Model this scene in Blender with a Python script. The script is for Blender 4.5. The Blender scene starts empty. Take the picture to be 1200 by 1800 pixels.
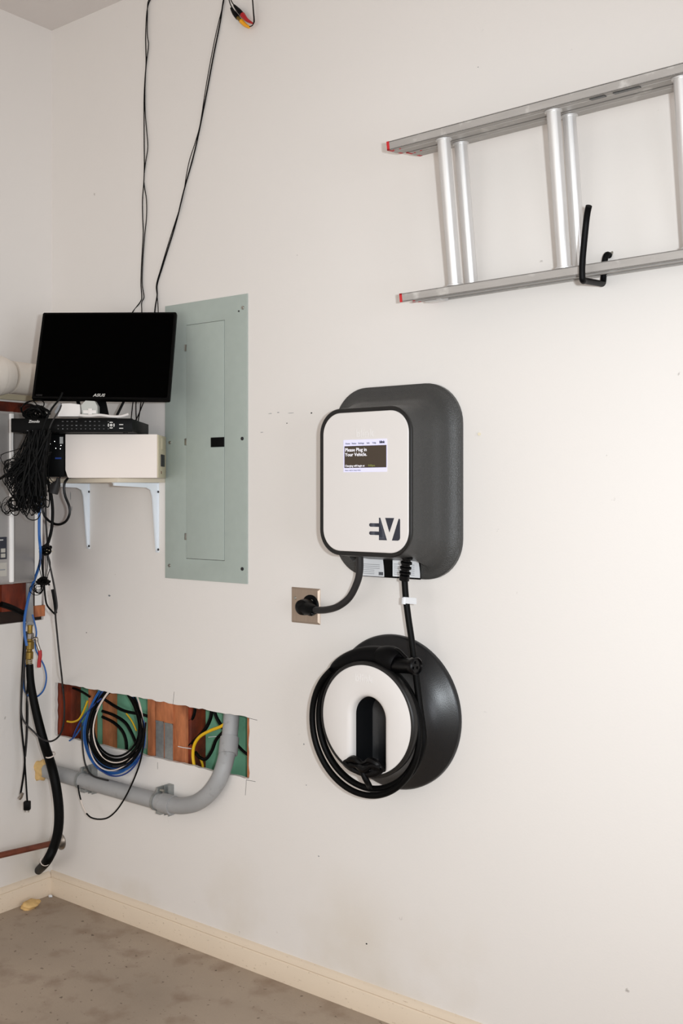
import bpy, bmesh, math, random
from mathutils import Vector, Matrix, Euler
random.seed(7)
C = bpy.context.scene.collection
# ---------------------------------------------------------------- camera (calibrated from the vanishing points)
F = 1823.0; HY = 862.0; TH = math.atan(1400/1823.0)
fx, fy = -math.sin(TH), math.cos(TH); rx, ry = math.cos(TH), math.sin(TH)
ZC = 3.8; _a = (91-600)/F
CX = -ZC*(fx+_a*rx); CY = -ZC*(fy+_a*ry); CZ = (1569-HY)/F*ZC
CEIL = CZ + (HY-54)/F*ZC
cam_d = bpy.data.cameras.new('camera'); cam = bpy.data.objects.new('camera', cam_d); C.objects.link(cam)
cam.location = (CX, CY, CZ); cam.rotation_euler = (math.pi/2, 0, TH)
cam_d.sensor_fit = 'VERTICAL'; cam_d.sensor_height = 36; cam_d.sensor_width = 24
cam_d.lens = 36*F/1800; cam_d.shift_y = (HY-900)/1800; cam_d.clip_start = .05
bpy.context.scene.camera = cam
# ---------------------------------------------------------------- world, lights, exposure
sc = bpy.context.scene
sc.view_settings.view_transform = 'Standard'; sc.view_settings.look = 'None'
sc.view_settings.gamma = 1; sc.view_settings.use_curve_mapping = False
sc.view_settings.exposure = 0.0
w = bpy.data.worlds.new('world'); sc.world = w; w.use_nodes = True
w.node_tree.nodes['Background'].inputs[0].default_value = (1.0, .955, .905, 1)
w.node_tree.nodes['Background'].inputs[1].default_value = .50
def area(name, loc, target, sx, sy, power, col):
    d = bpy.data.lights.new(name, 'AREA'); d.shape = 'RECTANGLE'; d.size = sx; d.size_y = sy; d.energy = power; d.color = col
    o = bpy.data.objects.new(name, d); C.objects.link(o); o.location = loc
    o.rotation_euler = (Vector(target)-Vector(loc)).to_track_quat('-Z', 'Y').to_euler(); return o
fl = bpy.data.lights.new('camera_flash', 'SPOT'); fl.energy = 166; fl.shadow_soft_size = .03; fl.color = (.88, .95, 1.0)
fl.spot_size = math.radians(88); fl.spot_blend = 1.0
flo = bpy.data.objects.new('camera_flash', fl); C.objects.link(flo)
flo.location = (CX+.15*rx, CY+.15*ry, CZ+.05)
flo.rotation_euler = (Vector((1.62, 0, 1.42))-flo.location).to_track_quat('-Z', 'Y').to_euler()
area('side_window_daylight', (6.0, -2.4, 1.4), (1.6, 0, 1.2), 1.4, 1.8, 48, (.88, .92, 1.0))
area('garage_door_daylight', (2.4, -5.6, 1.1), (1.2, 0, .9), 4.2, 2.1, 62, (1.0, .97, .94))

# ---------------------------------------------------------------- pixel -> world on a real plane
def W(u, v, off=0.0):
    a = (u-600)/F; dx, dy = fx+a*rx, fy+a*ry; t = (-off-CY)/dy
    return Vector((CX+t*dx, -off, CZ-(v-HY)/F*t))
def L(u, v, off=0.0):
    a = (u-600)/F; dx, dy = fx+a*rx, fy+a*ry; t = (off-CX)/dx
    return Vector((off, CY+t*dy, CZ-(v-HY)/F*t))
def D(u, v, d):
    a = (u-600)/F
    return Vector((CX+d*(fx+a*rx), CY+d*(fy+a*ry), CZ-(v-HY)/F*d))
def PTS(lst):
    out = []
    for p in lst:
        m = p[2]; out.append({'W': W, 'L': L, 'D': D}[m](p[0], p[1], p[3]))
    return out

# ---------------------------------------------------------------- materials
def s2l(c):
    return tuple((x/12.92 if x <= .04045 else ((x+.055)/1.055)**2.4) for x in (c[0]/255, c[1]/255, c[2]/255))
def mat(name, col, rough=.6, metal=0.0, noise=0.0, nscale=20, bump=0.0, bscale=80, spec=.5, stretch=None, coat=0):
    m = bpy.data.materials.new(name); m.use_nodes = True; nt = m.node_tree; b = nt.nodes['Principled BSDF']
    lin = s2l(col)
    b.inputs['Base Color'].default_value = (*lin, 1); b.inputs['Roughness'].default_value = rough
    b.inputs['Metallic'].default_value = metal; b.inputs['Specular IOR Level'].default_value = spec
    tc = nt.nodes.new('ShaderNodeTexCoord'); src = tc.outputs['Object']
    if stretch:
        mp = nt.nodes.new('ShaderNodeMapping'); mp.inputs['Scale'].default_value = stretch
        nt.links.new(src, mp.inputs[0]); src = mp.outputs[0]
    n = nt.nodes.new('ShaderNodeTexNoise'); n.inputs['Scale'].default_value = nscale; n.inputs['Detail'].default_value = 4
    nt.links.new(src, n.inputs['Vector'])
    r = nt.nodes.new('ShaderNodeValToRGB'); r.color_ramp.elements[0].position = .3; r.color_ramp.elements[1].position = .7
    r.color_ramp.elements[0].color = (*[x*(1-noise) for x in lin], 1); r.color_ramp.elements[1].color = (*[min(1, x*(1+noise*.6)) for x in lin], 1)
    nt.links.new(n.outputs['Fac'], r.inputs[0]); nt.links.new(r.outputs[0], b.inputs['Base Color'])
    if bump:
        n2 = nt.nodes.new('ShaderNodeTexNoise'); n2.inputs['Scale'].default_value = bscale; n2.inputs['Detail'].default_value = 3
        nt.links.new(src, n2.inputs['Vector'])
        bp = nt.nodes.new('ShaderNodeBump'); bp.inputs['Strength'].default_value = bump; bp.inputs['Distance'].default_value = .002
        nt.links.new(n2.outputs['Fac'], bp.inputs['Height']); nt.links.new(bp.outputs[0], b.inputs['Normal'])
    return m
def overlay(m, scale, lo, hi, col, strength=1.0, detail=6, stretch=None, zfade=None):
    """wear on the surface itself: a noise mask mixes a stain colour over the base colour"""
    nt = m.node_tree; b = nt.nodes['Principled BSDF']; prev = b.inputs['Base Color'].links[0].from_socket
    tc = nt.nodes.new('ShaderNodeTexCoord'); src = tc.outputs['Object']
    if stretch:
        mp = nt.nodes.new('ShaderNodeMapping'); mp.inputs['Scale'].default_value = stretch
        nt.links.new(src, mp.inputs[0]); src = mp.outputs[0]
    n = nt.nodes.new('ShaderNodeTexNoise'); n.inputs['Scale'].default_value = scale; n.inputs['Detail'].default_value = detail
    nt.links.new(src, n.inputs['Vector'])
    mr = nt.nodes.new('ShaderNodeMapRange'); mr.inputs[1].default_value = lo; mr.inputs[2].default_value = hi
    mr.inputs[4].default_value = strength
    nt.links.new(n.outputs['Fac'], mr.inputs[0]); fac = mr.outputs[0]
    if zfade:
        sp = nt.nodes.new('ShaderNodeSeparateXYZ'); nt.links.new(tc.outputs['Object'], sp.inputs[0])
        m2 = nt.nodes.new('ShaderNodeMapRange'); m2.inputs[1].default_value = zfade[0]; m2.inputs[2].default_value = zfade[1]
        m2.inputs[3].default_value = 1; m2.inputs[4].default_value = 0
        nt.links.new(sp.outputs['Z'], m2.inputs[0])
        mm = nt.nodes.new('ShaderNodeMath'); mm.operation = 'MULTIPLY'
        nt.links.new(fac, mm.inputs[0]); nt.links.new(m2.outputs[0], mm.inputs[1]); fac = mm.outputs[0]
    mx = nt.nodes.new('ShaderNodeMix'); mx.data_type = 'RGBA'
    nt.links.new(fac, mx.inputs[0]); nt.links.new(prev, mx.inputs[6]); mx.inputs[7].default_value = (*s2l(col), 1)
    nt.links.new(mx.outputs[2], b.inputs['Base Color'])
    return m
def emis(name, col, s=1.0):
    m = mat(name, col, .3); b = m.node_tree.nodes['Principled BSDF']
    b.inputs['Emission Color'].default_value = (*s2l(col), 1); b.inputs['Emission Strength'].default_value = s
    return m
M = {}
M['wall'] = overlay(overlay(mat('painted_drywall', (229, 224, 219), .55, noise=.012, nscale=1.5, bump=.12, bscale=160, spec=.35),
            26, .735, .79, (120, 108, 100), .6, 8), 2.2, .50, .75, (202, 188, 164), .65, 5, zfade=(.05, .42))
M['ceil'] = mat('ceiling_paint', (222, 216, 212), .8, noise=.01, bump=.1)
M['base'] = overlay(mat('cream_trim_paint', (226, 209, 187), .5, noise=.02, nscale=6), 70, .66, .74, (150, 122, 92), .55, 5, stretch=(1, 1, 3))
M['conc'] = overlay(overlay(mat('stained_concrete', (174, 158, 141), .75, noise=.16, nscale=2.2, bump=.5, bscale=120, spec=.3),
            9, .52, .75, (118, 92, 72), .55, 8), 60, .66, .72, (75, 62, 52), .7, 3)
M['panel'] = mat('grey_green_enamel', (166, 176, 169), .45, noise=.03, nscale=30, bump=.05, bscale=400)
M['black'] = mat('black_plastic', (5, 5, 6), .5, noise=.1, spec=.12)
M['screenblk'] = mat('dark_monitor_glass', (0, 0, 0), .5, spec=.02)
M['moncase'] = mat('matte_black_monitor_case', (2, 2, 2), .5, spec=.1)
M['gloss'] = mat('glossy_black_plastic', (4, 4, 5), .28, spec=.2)
M['rubber'] = mat('black_cable_rubber', (4, 4, 4), .5, noise=.1, spec=.12)
M['greyrub'] = mat('dark_grey_cable_rubber', (40, 38, 38), .55, spec=.3)
M['char'] = mat('textured_charcoal_plastic', (60, 60, 59), .31, noise=.18, nscale=300, bump=.7, bscale=420, spec=.5)
M['char2'] = mat('smooth_charcoal_plastic', (20, 21, 23), .34, noise=.08, nscale=120, bump=.12, bscale=420, spec=.5)
M['bezel'] = mat('bezel_plastic', (24, 23, 22), .4, spec=.4)
M['white'] = mat('white_plastic_face', (221, 216, 212), .4, noise=.006, spec=.4)
M['cream'] = mat('cream_steel_case', (229, 219, 211), .5, noise=.02, nscale=5)
M['cream2'] = mat('darker_cream_case', (206, 194, 166), .5, noise=.03, nscale=12)
M['board'] = mat('cream_shelf_board', (214, 203, 184), .6, noise=.04, nscale=14)
M['bracket'] = mat('white_enamelled_steel', (226, 232, 238), .35)
M['paper'] = mat('white_label_paper', (225, 227, 230), .6)
M['ink'] = mat('dark_print_ink', (40, 42, 54), .6)
M['inkblk'] = mat('black_print_ink', (30, 30, 32), .6)
M['greyink'] = mat('grey_print_ink', (130, 132, 136), .6)
M['emboss'] = mat('raised_white_lettering', (229, 225, 222), .35)
M['silver'] = mat('silver_print', (190, 188, 184), .4)
M['bluepl'] = mat('blue_cable_jacket', (22, 88, 160), .42, noise=.08)
M['bluedk'] = mat('dark_blue_cable_jacket', (24, 56, 128), .42, noise=.08)
M['whitecab'] = mat('white_cable_jacket', (222, 208, 198), .45)
M['yellow'] = mat('yellow_cable_jacket', (226, 180, 20), .45)
M['yellowdk'] = mat('amber_connector', (238, 165, 20), .4)
M['red'] = mat('red_plastic', (170, 20, 26), .4)
M['redend'] = mat('red_ladder_paint', (196, 36, 40), .5)
M['alu'] = overlay(mat('scuffed_aluminium', (170, 165, 160), .5, .12, noise=.09, nscale=9, stretch=(1, 6, 6), bump=.1, bscale=200),
            22, .60, .72, (225, 222, 216), .5, 5)
M['rung'] = mat('bright_aluminium_tube', (222, 220, 218), .36, .55, noise=.04, nscale=20, stretch=(8, 8, .5))
M['steel'] = mat('brushed_stainless_steel', (176, 158, 142), .38, .7, noise=.08, nscale=40, stretch=(12, 1, .6))
M['galv'] = mat('galvanised_steel', (158, 160, 158), .5, .6, noise=.16, nscale=60)
M['zinc'] = mat('zinc_screw', (170, 168, 160), .35, .9)
M['pvc'] = overlay(mat('grey_conduit_pvc', (158, 158, 158), .55, noise=.06, nscale=14), 40, .6, .75, (120, 118, 114), .5)
M['whitepvc'] = mat('white_vent_pvc', (232, 222, 210), .45, noise=.02)
M['foam'] = mat('expanding_foam', (222, 184, 122), .8, noise=.25, nscale=30, bump=1, bscale=60)
M['heater'] = mat('silver_grey_enamel', (160, 156, 154), .32, .3, noise=.02, nscale=200)
M['dim'] = mat('dim_grey_print', (84, 84, 86), .5)
M['strip'] = mat('painted_highlight_white', (240, 238, 236), .3)  # pale colour for the painted highlight on the heater
M['keys'] = mat('grey_key_plastic', (176, 172, 164), .5)
M['stud'] = overlay(mat('rough_pine_stud', (184, 112, 70), .7, noise=.25, nscale=12, stretch=(6, 6, 1.2), bump=.5, bscale=60), 9, .5, .68, (108, 52, 26), .7, 6, stretch=(1.5, 1.5, .8))
M['redwood'] = overlay(mat('dark_red_stained_wood', (128, 46, 16), .6, noise=.5, nscale=7, stretch=(4, 4, 1.5), bump=.5, bscale=50), 6, .45, .62, (52, 18, 8), .8, 5)
M['green'] = overlay(mat('green_sheathing_board', (110, 168, 138), .7, noise=.08, nscale=8), 14, .6, .7, (84, 132, 106), .6)
M['gyp'] = mat('raw_gypsum_core', (214, 204, 192), .9, noise=.08, nscale=60, bump=.8)
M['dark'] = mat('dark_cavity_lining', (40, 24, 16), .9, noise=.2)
M['copper'] = mat('oxidised_copper', (122, 66, 48), .45, .35, noise=.25, nscale=30)
M['brass'] = mat('aged_brass', (150, 122, 60), .4, .8, noise=.2, nscale=60)
M['chrome'] = mat('dull_chrome', (150, 142, 134), .3, .9)
M['screen'] = emis('lit_screen_dark_field', (60, 50, 40), .25)
M['screenbar'] = emis('lit_screen_white_bar', (206, 204, 236), .35)
M['screentx'] = emis('lit_screen_lettering', (235, 233, 240), .35)
M['screengr'] = emis('lit_screen_olive_lettering', (110, 112, 60), .4)
M['clear'] = mat('cloudy_clear_plastic', (196, 198, 192), .25); M['clear'].node_tree.nodes['Principled BSDF'].inputs['Alpha'].default_value = .75

# ---------------------------------------------------------------- mesh helpers
def obj(name, verts, faces, m, parent=None, smooth=True, auto=True):
    me = bpy.data.meshes.new(name); me.from_pydata([tuple(v) for v in verts], [], faces); me.update()
    return fin(name, me, m, parent, smooth, auto)
def fin(name, me, m, parent=None, smooth=True, auto=True):
    me.name = name
    bm = bmesh.new(); bm.from_mesh(me); bmesh.ops.remove_doubles(bm, verts=bm.verts, dist=1e-6)
    bmesh.ops.recalc_face_normals(bm, faces=bm.faces)
    if smooth:
        for f in bm.faces: f.smooth = True
        if auto:
            for e in bm.edges:
                if len(e.link_faces) == 2 and e.calc_face_angle(0) > math.radians(38): e.smooth = False
    bm.to_mesh(me); bm.free()
    if not me.materials: me.materials.append(M[m])
    o = bpy.data.objects.new(name, me); C.objects.link(o)
    if parent is None:                     # origin to the bottom centre of the thing
        vs = [v.co for v in me.vertices]
        c = Vector(((min(v.x for v in vs)+max(v.x for v in vs))/2, (min(v.y for v in vs)+max(v.y for v in vs))/2, min(v.z for v in vs)))
        me.transform(Matrix.Translation(-c)); o.location = c
    else: par(o, parent)
    return o
def wmat(o):
    mm = Matrix.Translation(o.location) @ o.rotation_euler.to_matrix().to_4x4()
    return (wmat(o.parent) @ mm) if o.parent else mm
def par(o, parent):
    """mesh given in world coordinates: re-express it in the parent's frame"""
    o.data.transform(wmat(parent).inverted()); o.parent = parent
def thing(name, label, cat, loc, group=None):
    o = bpy.data.objects.new(name, None); C.objects.link(o); o.location = loc; o.empty_display_size = .05
    o['label'] = label; o['category'] = cat
    if group: o['group'] = group
    return o
def tag(o, label, cat, group=None, kind=None):
    o['label'] = label; o['category'] = cat
    if group: o['group'] = group
    if kind: o['kind'] = kind
    return o
ID = lambda p: p
def boxg(V, Fc, lo, hi):
    n = len(V); x0, y0, z0 = lo; x1, y1, z1 = hi
    V += [Vector(p) for p in ((x0,y0,z0),(x1,y0,z0),(x1,y1,z0),(x0,y1,z0),(x0,y0,z1),(x1,y0,z1),(x1,y1,z1),(x0,y1,z1))]
    Fc += [tuple(n+i for i in f) for f in ((0,3,2,1),(4,5,6,7),(0,1,5,4),(1,2,6,5),(2,3,7,6),(3,0,4,7))]
def box(name, lo, hi, m, parent=None, bev=0.0, xf=ID, seg=2, smooth=True):
    bm = bmesh.new(); V = []; Fc = []; boxg(V, Fc, lo, hi)
    vs = [bm.verts.new(v) for v in V]
    for f in Fc: bm.faces.new([vs[i] for i in f])
    if bev: bmesh.ops.bevel(bm, geom=list(bm.edges), offset=bev, segments=seg, profile=.5, affect='EDGES')
    for v in bm.verts: v.co = xf(v.co.copy())
    me = bpy.data.meshes.new(name); bm.to_mesh(me); bm.free()
    return fin(name, me, m, parent, smooth)
def boxes(name, lst, m, parent=None, xf=ID):
    V = []; Fc = []
    for lo, hi in lst: boxg(V, Fc, lo, hi)
    return obj(name, [xf(v) for v in V], Fc, m, parent, False)
def smoothpts(P, closed=False, n=6):
    P = [Vector(p) for p in P]
    if len(P) < 3: return P
    out = []; N = len(P)
    rng = range(N if closed else N-1)
    for i in rng:
        if closed: a, b, c, d = P[(i-1) % N], P[i], P[(i+1) % N], P[(i+2) % N]
        else: a, b, c, d = P[max(i-1, 0)], P[i], P[i+1], P[min(i+2, N-1)]
        for k in range(n):
            t = k/n
            out.append(.5*((2*b)+(c-a)*t+(2*a-5*b+4*c-d)*t*t+(3*b-a-3*c+d)*t*t*t))
    if not closed: out.append(P[-1])
    return out
def tubeg(V, Fc, P, r, seg=8, closed=False, rf=None, cap=True):
    n0 = len(V); N = len(P); prev = None
    for i in range(N):
        if closed: t = P[(i+1) % N]-P[i-1]
        else: t = P[min(i+1, N-1)]-P[max(i-1, 0)]
        if t.length < 1e-9: t = Vector((0, 0, 1))
        t.normalize()
        if prev is None:
            up = Vector((0, 0, 1)) if abs(t.z) < .9 else Vector((1, 0, 0)); nrm = t.cross(up).normalized()
        else:
            nrm = prev-t*prev.dot(t)
            nrm = nrm.normalized() if nrm.length > 1e-6 else t.orthogonal().normalized()
        prev = nrm; bn = t.cross(nrm)
        rr = rf(i/(N-1)) if rf else r
        for k in range(seg):
            a = 2*math.pi*k/seg; V.append(P[i]+(nrm*math.cos(a)+bn*math.sin(a))*rr)
    M_ = N if closed else N-1
    for i in range(M_):
        for k in range(seg):
            a = n0+i*seg+k; b = n0+i*seg+(k+1) % seg; j = (i+1) % N
            Fc.append((a, b, n0+j*seg+(k+1) % seg, n0+j*seg+k))
    if cap and not closed:
        Fc.append(tuple(n0+k for k in range(seg-1, -1, -1))); Fc.append(tuple(n0+(N-1)*seg+k for k in range(seg)))
def tube(name, P, r, m, parent=None, seg=8, closed=False, n=6, sm=True, rf=None):
    V = []; Fc = []
    P = smoothpts(P, closed, n) if sm else [Vector(p) for p in P]
    tubeg(V, Fc, P, r, seg, closed, rf)
    return obj(name, V, Fc, m, parent)
def tubes(name, lst, m, parent=None, seg=6, n=5):
    V = []; Fc = []
    for P, r in lst: tubeg(V, Fc, smoothpts(P, False, n), r, seg)
    return obj(name, V, Fc, m, parent)
def rings(name, R, m, parent=None, closed_ends=(True, True), xf=ID, smooth=True, auto=True):
    V = [xf(Vector(p)) for r in R for p in r]; n = len(R[0]); Fc = []
    for i in range(len(R)-1):
        for k in range(n): Fc.append((i*n+k, i*n+(k+1) % n, (i+1)*n+(k+1) % n, (i+1)*n+k))
    if closed_ends[0]: Fc.append(tuple(range(n)))
    if closed_ends[1]: Fc.append(tuple(range((len(R)-1)*n, len(R)*n)))
    return obj(name, V, Fc, m, parent, smooth, auto)
def lathe(name, c, axis, prof, m, parent=None, seg=40, caps=(True, True)):
    """prof: (distance along axis, radius)"""
    ax = Vector(axis).normalized(); u = ax.orthogonal().normalized(); v = ax.cross(u); c = Vector(c)
    R = [[c+ax*h+(u*math.cos(2*math.pi*k/seg)+v*math.sin(2*math.pi*k/seg))*max(r, 1e-4) for k in range(seg)] for h, r in prof]
    return rings(name, R, m, parent, caps)
def disc(name, c, axis, r, t, m, parent=None, seg=16, bev=.0):
    b = bev or min(t, r)*.2
    return lathe(name, c, axis, [(0, r), (t-b, r), (t, r-b)], m, parent, seg)
def rrect(hw, hh, r, n=8):
    out = []
    for cx, cy, a0 in ((hw-r, hh-r, 0), (-hw+r, hh-r, 90), (-hw+r, -hh+r, 180), (hw-r, -hh+r, 270)):
        for k in range(n+1):
            a = math.radians(a0+90*k/n); out.append((cx+r*math.cos(a), cy+r*math.sin(a)))
    return out
def plate(name, outlines, thick, mapf, m, parent=None, bev=0.0):
    """filled 2-D outlines (holes allowed) with a thickness; mapf(a, b, h) -> world, h from 0 to thick"""
    cu = bpy.data.curves.new('tmp', 'CURVE'); cu.dimensions = '2D'; cu.fill_mode = 'BOTH'
    cu.extrude = max(thick/2-bev, 0); cu.bevel_depth = bev; cu.bevel_resolution = 2
    if bev: cu.offset = -bev
    for ol in outlines:
        sp = cu.splines.new('POLY'); sp.points.add(len(ol)-1); sp.use_cyclic_u = True
        for i, (a, b) in enumerate(ol): sp.points[i].co = (a, b, 0, 1)
    o = bpy.data.objects.new('tmp', cu); me = bpy.data.meshes.new_from_object(o)
    bpy.data.objects.remove(o); bpy.data.curves.remove(cu)
    for v in me.vertices: v.co = mapf(v.co.x, v.co.y, v.co.z+thick/2)
    me.materials.clear()
    return fin(name, me, m, parent, True)
def text(name, s, size, mapf, m, parent=None, bold=0.0, shear=0.0, align='LEFT', h=.0006, space=1.0):
    cu = bpy.data.curves.new('tmp', 'FONT'); cu.body = s; cu.size = size; cu.extrude = h/2; cu.offset = bold; cu.shear = shear
    cu.align_x = align; cu.resolution_u = 2; cu.space_character = space; cu.space_line = .95
    o = bpy.data.objects.new('tmp', cu); me = bpy.data.meshes.new_from_object(o)
    bpy.data.objects.remove(o); bpy.data.curves.remove(cu)
    for v in me.vertices: v.co = mapf(v.co.x, v.co.y, v.co.z+h/2)
    me.materials.clear()
    return fin(name, me, m, parent, False)
# frames parallel to the picture-facing devices on the shelf: (right, height, distance) -> world
def DV(r, h, d): return Vector((CX+r*rx+d*fx, CY+r*ry+d*fy, h))
def ur(u, d): return (u-600)/F*d
def vz(v, d): return CZ-(v-HY)/F*d
def wallmap(off):               # a = x, b = z, h = outwards from y = -off
    return lambda a, b, h: Vector((a, -(off+h), b))

# ================================================================ THE ROOM
T = .013
HX0, HX1, HZ0, HZ1 = .018, .978, .581, .772
def rough_rect(x0, x1, z0, z1, j=.0022, step=.02):
    P = []
    def edge(ax, ay, bx, by):
        n = max(2, int(math.hypot(bx-ax, by-ay)/step))
        for k in range(n):
            t = k/n; P.append((ax+(bx-ax)*t+random.uniform(-j, j), ay+(by-ay)*t+random.uniform(-j, j)))
    edge(x0, z0, x1, z0); edge(x1, z0, x1, z1); edge(x1, z1, x0, z1); edge(x0, z1, x0, z0)
    return P
XR = 5.2; YF = -4.6
hole_b = rough_rect(HX0, HX1, HZ0, HZ1)
wall_back = plate('wall_back', [[(0, 0), (XR, 0), (XR, CEIL), (0, CEIL)], hole_b], T, lambda a, b, h: Vector((a, T-h, b)), 'wall')
wall_back['kind'] = 'structure'
LY0, LY1, LZ0, LZ1 = -.95, -.030, 1.003, 1.79
hole_l = [(LY0, LZ0), (LY1-.006, LZ0+.001), (LY1-.004, LZ0+.1), (LY1, LZ0+.4), (LY1-.05, LZ1-.004), (LY0, LZ1)]
wall_left = plate('wall_left', [[(YF, 0), (0, 0), (0, CEIL), (YF, CEIL)], hole_l], T, lambda a, b, h: Vector((-T+h, a, b)), 'wall')
wall_left['kind'] = 'structure'
floor = box('floor', (-.2, YF, -.1), (XR, .2, 0), 'conc', smooth=False); floor['kind'] = 'structure'
ceiling = box('ceiling', (-.2, YF, CEIL), (XR, .2, CEIL+.1), 'ceil', smooth=False); ceiling['kind'] = 'structure'
# baseboards with a moulded top
prof = [(0, 0), (.014, 0), (.014, .058), (.011, .062), (.013, .066), (.010, .074), (.005, .082), (0, .084)]
def base(name, f, a0, a1):
    R = [[f(a, p[0], p[1]) for p in prof] for a in (a0, a1)]
    o = rings(name, R, 'base', None); o['kind'] = 'structure'; return o
base('baseboard_back', lambda a, o, z: Vector((a, -o, z)), .0, XR)
base('baseboard_left', lambda a, o, z: Vector((o, a, z)), YF, -.0135)
# cavity behind the cut-out in the back wall: studs and sheathing belong to the wall
def part_label(o, l): o['label'] = l; return o
part_label(box('sheathing', (-.02, .098, .45), (1.1, .108, .9), 'green', wall_back), 'green sheathing board behind the studs')
def xw(u, off): return W(u, 1300, off).x
def stud(u0, u1, dep, m='stud', y1=.097, l=None):
    x0, x1 = xw(u0, -dep), xw(u1, -dep)
    o = box('stud', (x0, dep, .45), (x1, y1, .9), m, wall_back, .0015)
    if l: part_label(o, l)
    return o
stud(94, 106, .016, 'redwood', l='dark stud standing in for the corner shadow at the left end of the cut-out')  # dark wood colour supplies the shadow in this corner
stud(109, 126, .055, 'redwood')
stud(155, 161, .07)
stud(180, 192, .06, 'stud')
stud(259, 271.8, .0175)
s1 = stud(273.2, 303.6, .0145)
s2 = stud(305, 327, .020)
stud(328, 336, .030, 'redwood')
stud(434, 452, .0145)
# nail plates on the double stud
for (u0, u1, v0, v1) in ((274, 287.6, 1266, 1345), (289.6, 303.5, 1270, 1350)):
    x0, x1 = W(u0, 1300, -.013).x, W(u1, 1300, -.013).x; z1 = W(u0, v0, -.013).z; z0 = .572
    pl = boxes('nail_plate', [((x0, .0125, z0), (x1, .0143, z1)), ((x0, .011, z1-.006), (x0+.006, .0143, z1-.0)), ((x1-.006, .011, z1-.004), (x1, .0143, z1))], 'galv', s1)
x0, x1 = W(257, 1300, -.03).x, W(269, 1300, -.03).x
box('nail_plate', (x0-.012, .0125, .60), (x1-.014, .0142, .69), 'galv', s1)
# cavity behind the heater in the left wall
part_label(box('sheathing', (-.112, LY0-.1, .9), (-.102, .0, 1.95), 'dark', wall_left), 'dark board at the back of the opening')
for (y0, y1, x) in ((-.20, -.09, -.016), (-.36, -.24, -.02), (-.60, -.45, -.02)):
    box('stud', (-.10, y0, .98), (x, y1, 1.86), 'redwood', wall_left, .002)
box('stud', (-.09, LY0, .985), (-.0145, LY1+.02, 1.045), 'dark', wall_left, .002)
box('stud', (-.09, LY0, 1.742), (-.0145, LY1+.02, 1.85), 'redwood', wall_left, .002)
tag(box('wood_offcut', (.0, -.082, 1.018), (.012, -.038, 1.058), 'stud', None, .001), 'small brown wood block on the white wall below the heater corner', 'wood block')
# pencil and knife marks, anchor
tag(tube('wall_anchor', [W(842, 763, -.002), W(842, 763, .004)], .0042, 'cream2', None, 10, sm=False), 'small tan screw anchor alone in the wall right of the charging station', 'anchor')
cutlines = []
for p in ([(433, 1371), (449, 1374)], [(436, 1262), (452, 1266)], [(433, 1370), (431, 1398)], [(277, 1340), (277, 1352)], [(304, 1238), (306, 1216)]):
    cutlines.append(([W(a, b, .0002) for a, b in p], .0006))
k = tubes('knife_mark', cutlines, 'greyrub', wall_back, 4)

for (u, v, a_, b_, m_) in ((547, 726, 1.6, 1.4, 'inkblk'), (504, 744, 1.3, 1.0, 'inkblk'), (489, 725, 2.2, .8, 'greyink'), (511, 726, 6, .5, 'greyink'), (475, 727, 4, .5, 'greyink'), (460, 760, 3, .6, 'greyink'), (644, 1659, 1.6, 1.2, 'inkblk'),
        (840, 118, 1, .9, 'greyink'), (534, 1308, 1.0, 1.8, 'greyink'), (538, 1380, .8, 1.2, 'greyink'), (124, 872, .7, 9, 'greyink'), (126, 893, .9, 5, 'greyink'), (192, 1047, 2.4, 1.6, 'greyink'), (560, 1505, 1.2, 1.2, 'greyink'), (152, 1112, 1, 1, 'inkblk')):
    c = W(u, v, 0); q_ = (c-Vector((CX, CY, CZ))).length/F
    pts_ = [(c.x+a_*q_*1.35*math.cos(k_*.7)*random.uniform(.6, 1.1), c.z+b_*q_*math.sin(k_*.7)*random.uniform(.6, 1.1)) for k_ in range(9)]
    plate('scuff_mark', [pts_], .0002, lambda a, b, h: Vector((a, -(.00005+h), b)), m_, wall_back)

# ================================================================ BREAKER PANEL
bp = thing('breaker_panel', 'tall grey-green steel electrical panel cover set in the white wall', 'electrical panel', (.79, 0, 1.184))
pm = wallmap(0)
rect = lambda x0, x1, z0, z1: [(x0, z0), (x1, z0), (x1, z1), (x0, z1)]
dx0, dx1 = W(329, 800).x, W(396, 800).x; dz1 = W(396, 563.5).z; dz0 = W(396, 985).z
plate('cover', [rect(.607, .974, 1.1845, 2.082), rect(dx0-.0012, dx1+.0012, dz0-.0012, dz1+.0012)], .005, pm, 'panel', bp, .0008)
box('backing', (.63, -.0018, 1.2), (.95, -.0004, 2.06), 'dark', bp)
dr = plate('door', [rect(dx0, dx1, dz0, dz1)], .0052, wallmap(.0006), 'panel', bp, .0007)
lx0, lx1 = W(371, 777, .006).x, W(394, 777, .006).x
part_label(box('door_latch', (lx0, -.0085, W(382, 786).z), (lx1, -.0052, W(382, 769).z), 'black', dr, .001), 'black rectangular latch')
for v in (612, 777, 943):
    z = W(328, v).z; box('hinge', (dx0-.004, -.0085, z-.011), (dx0+.004, -.0045, z+.011), 'zinc', bp, .001)
for (u, v) in ((427, 541), (426, 771), (426, 1000), (299, 778), (298, 994), (420, 547)):
    q = W(u, v, .005); disc('screw', q, (0, -1, 0), .0055 if u != 420 else .0025, .003, 'zinc' if u < 300 or v == 541 else 'inkblk', bp, 12)

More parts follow.
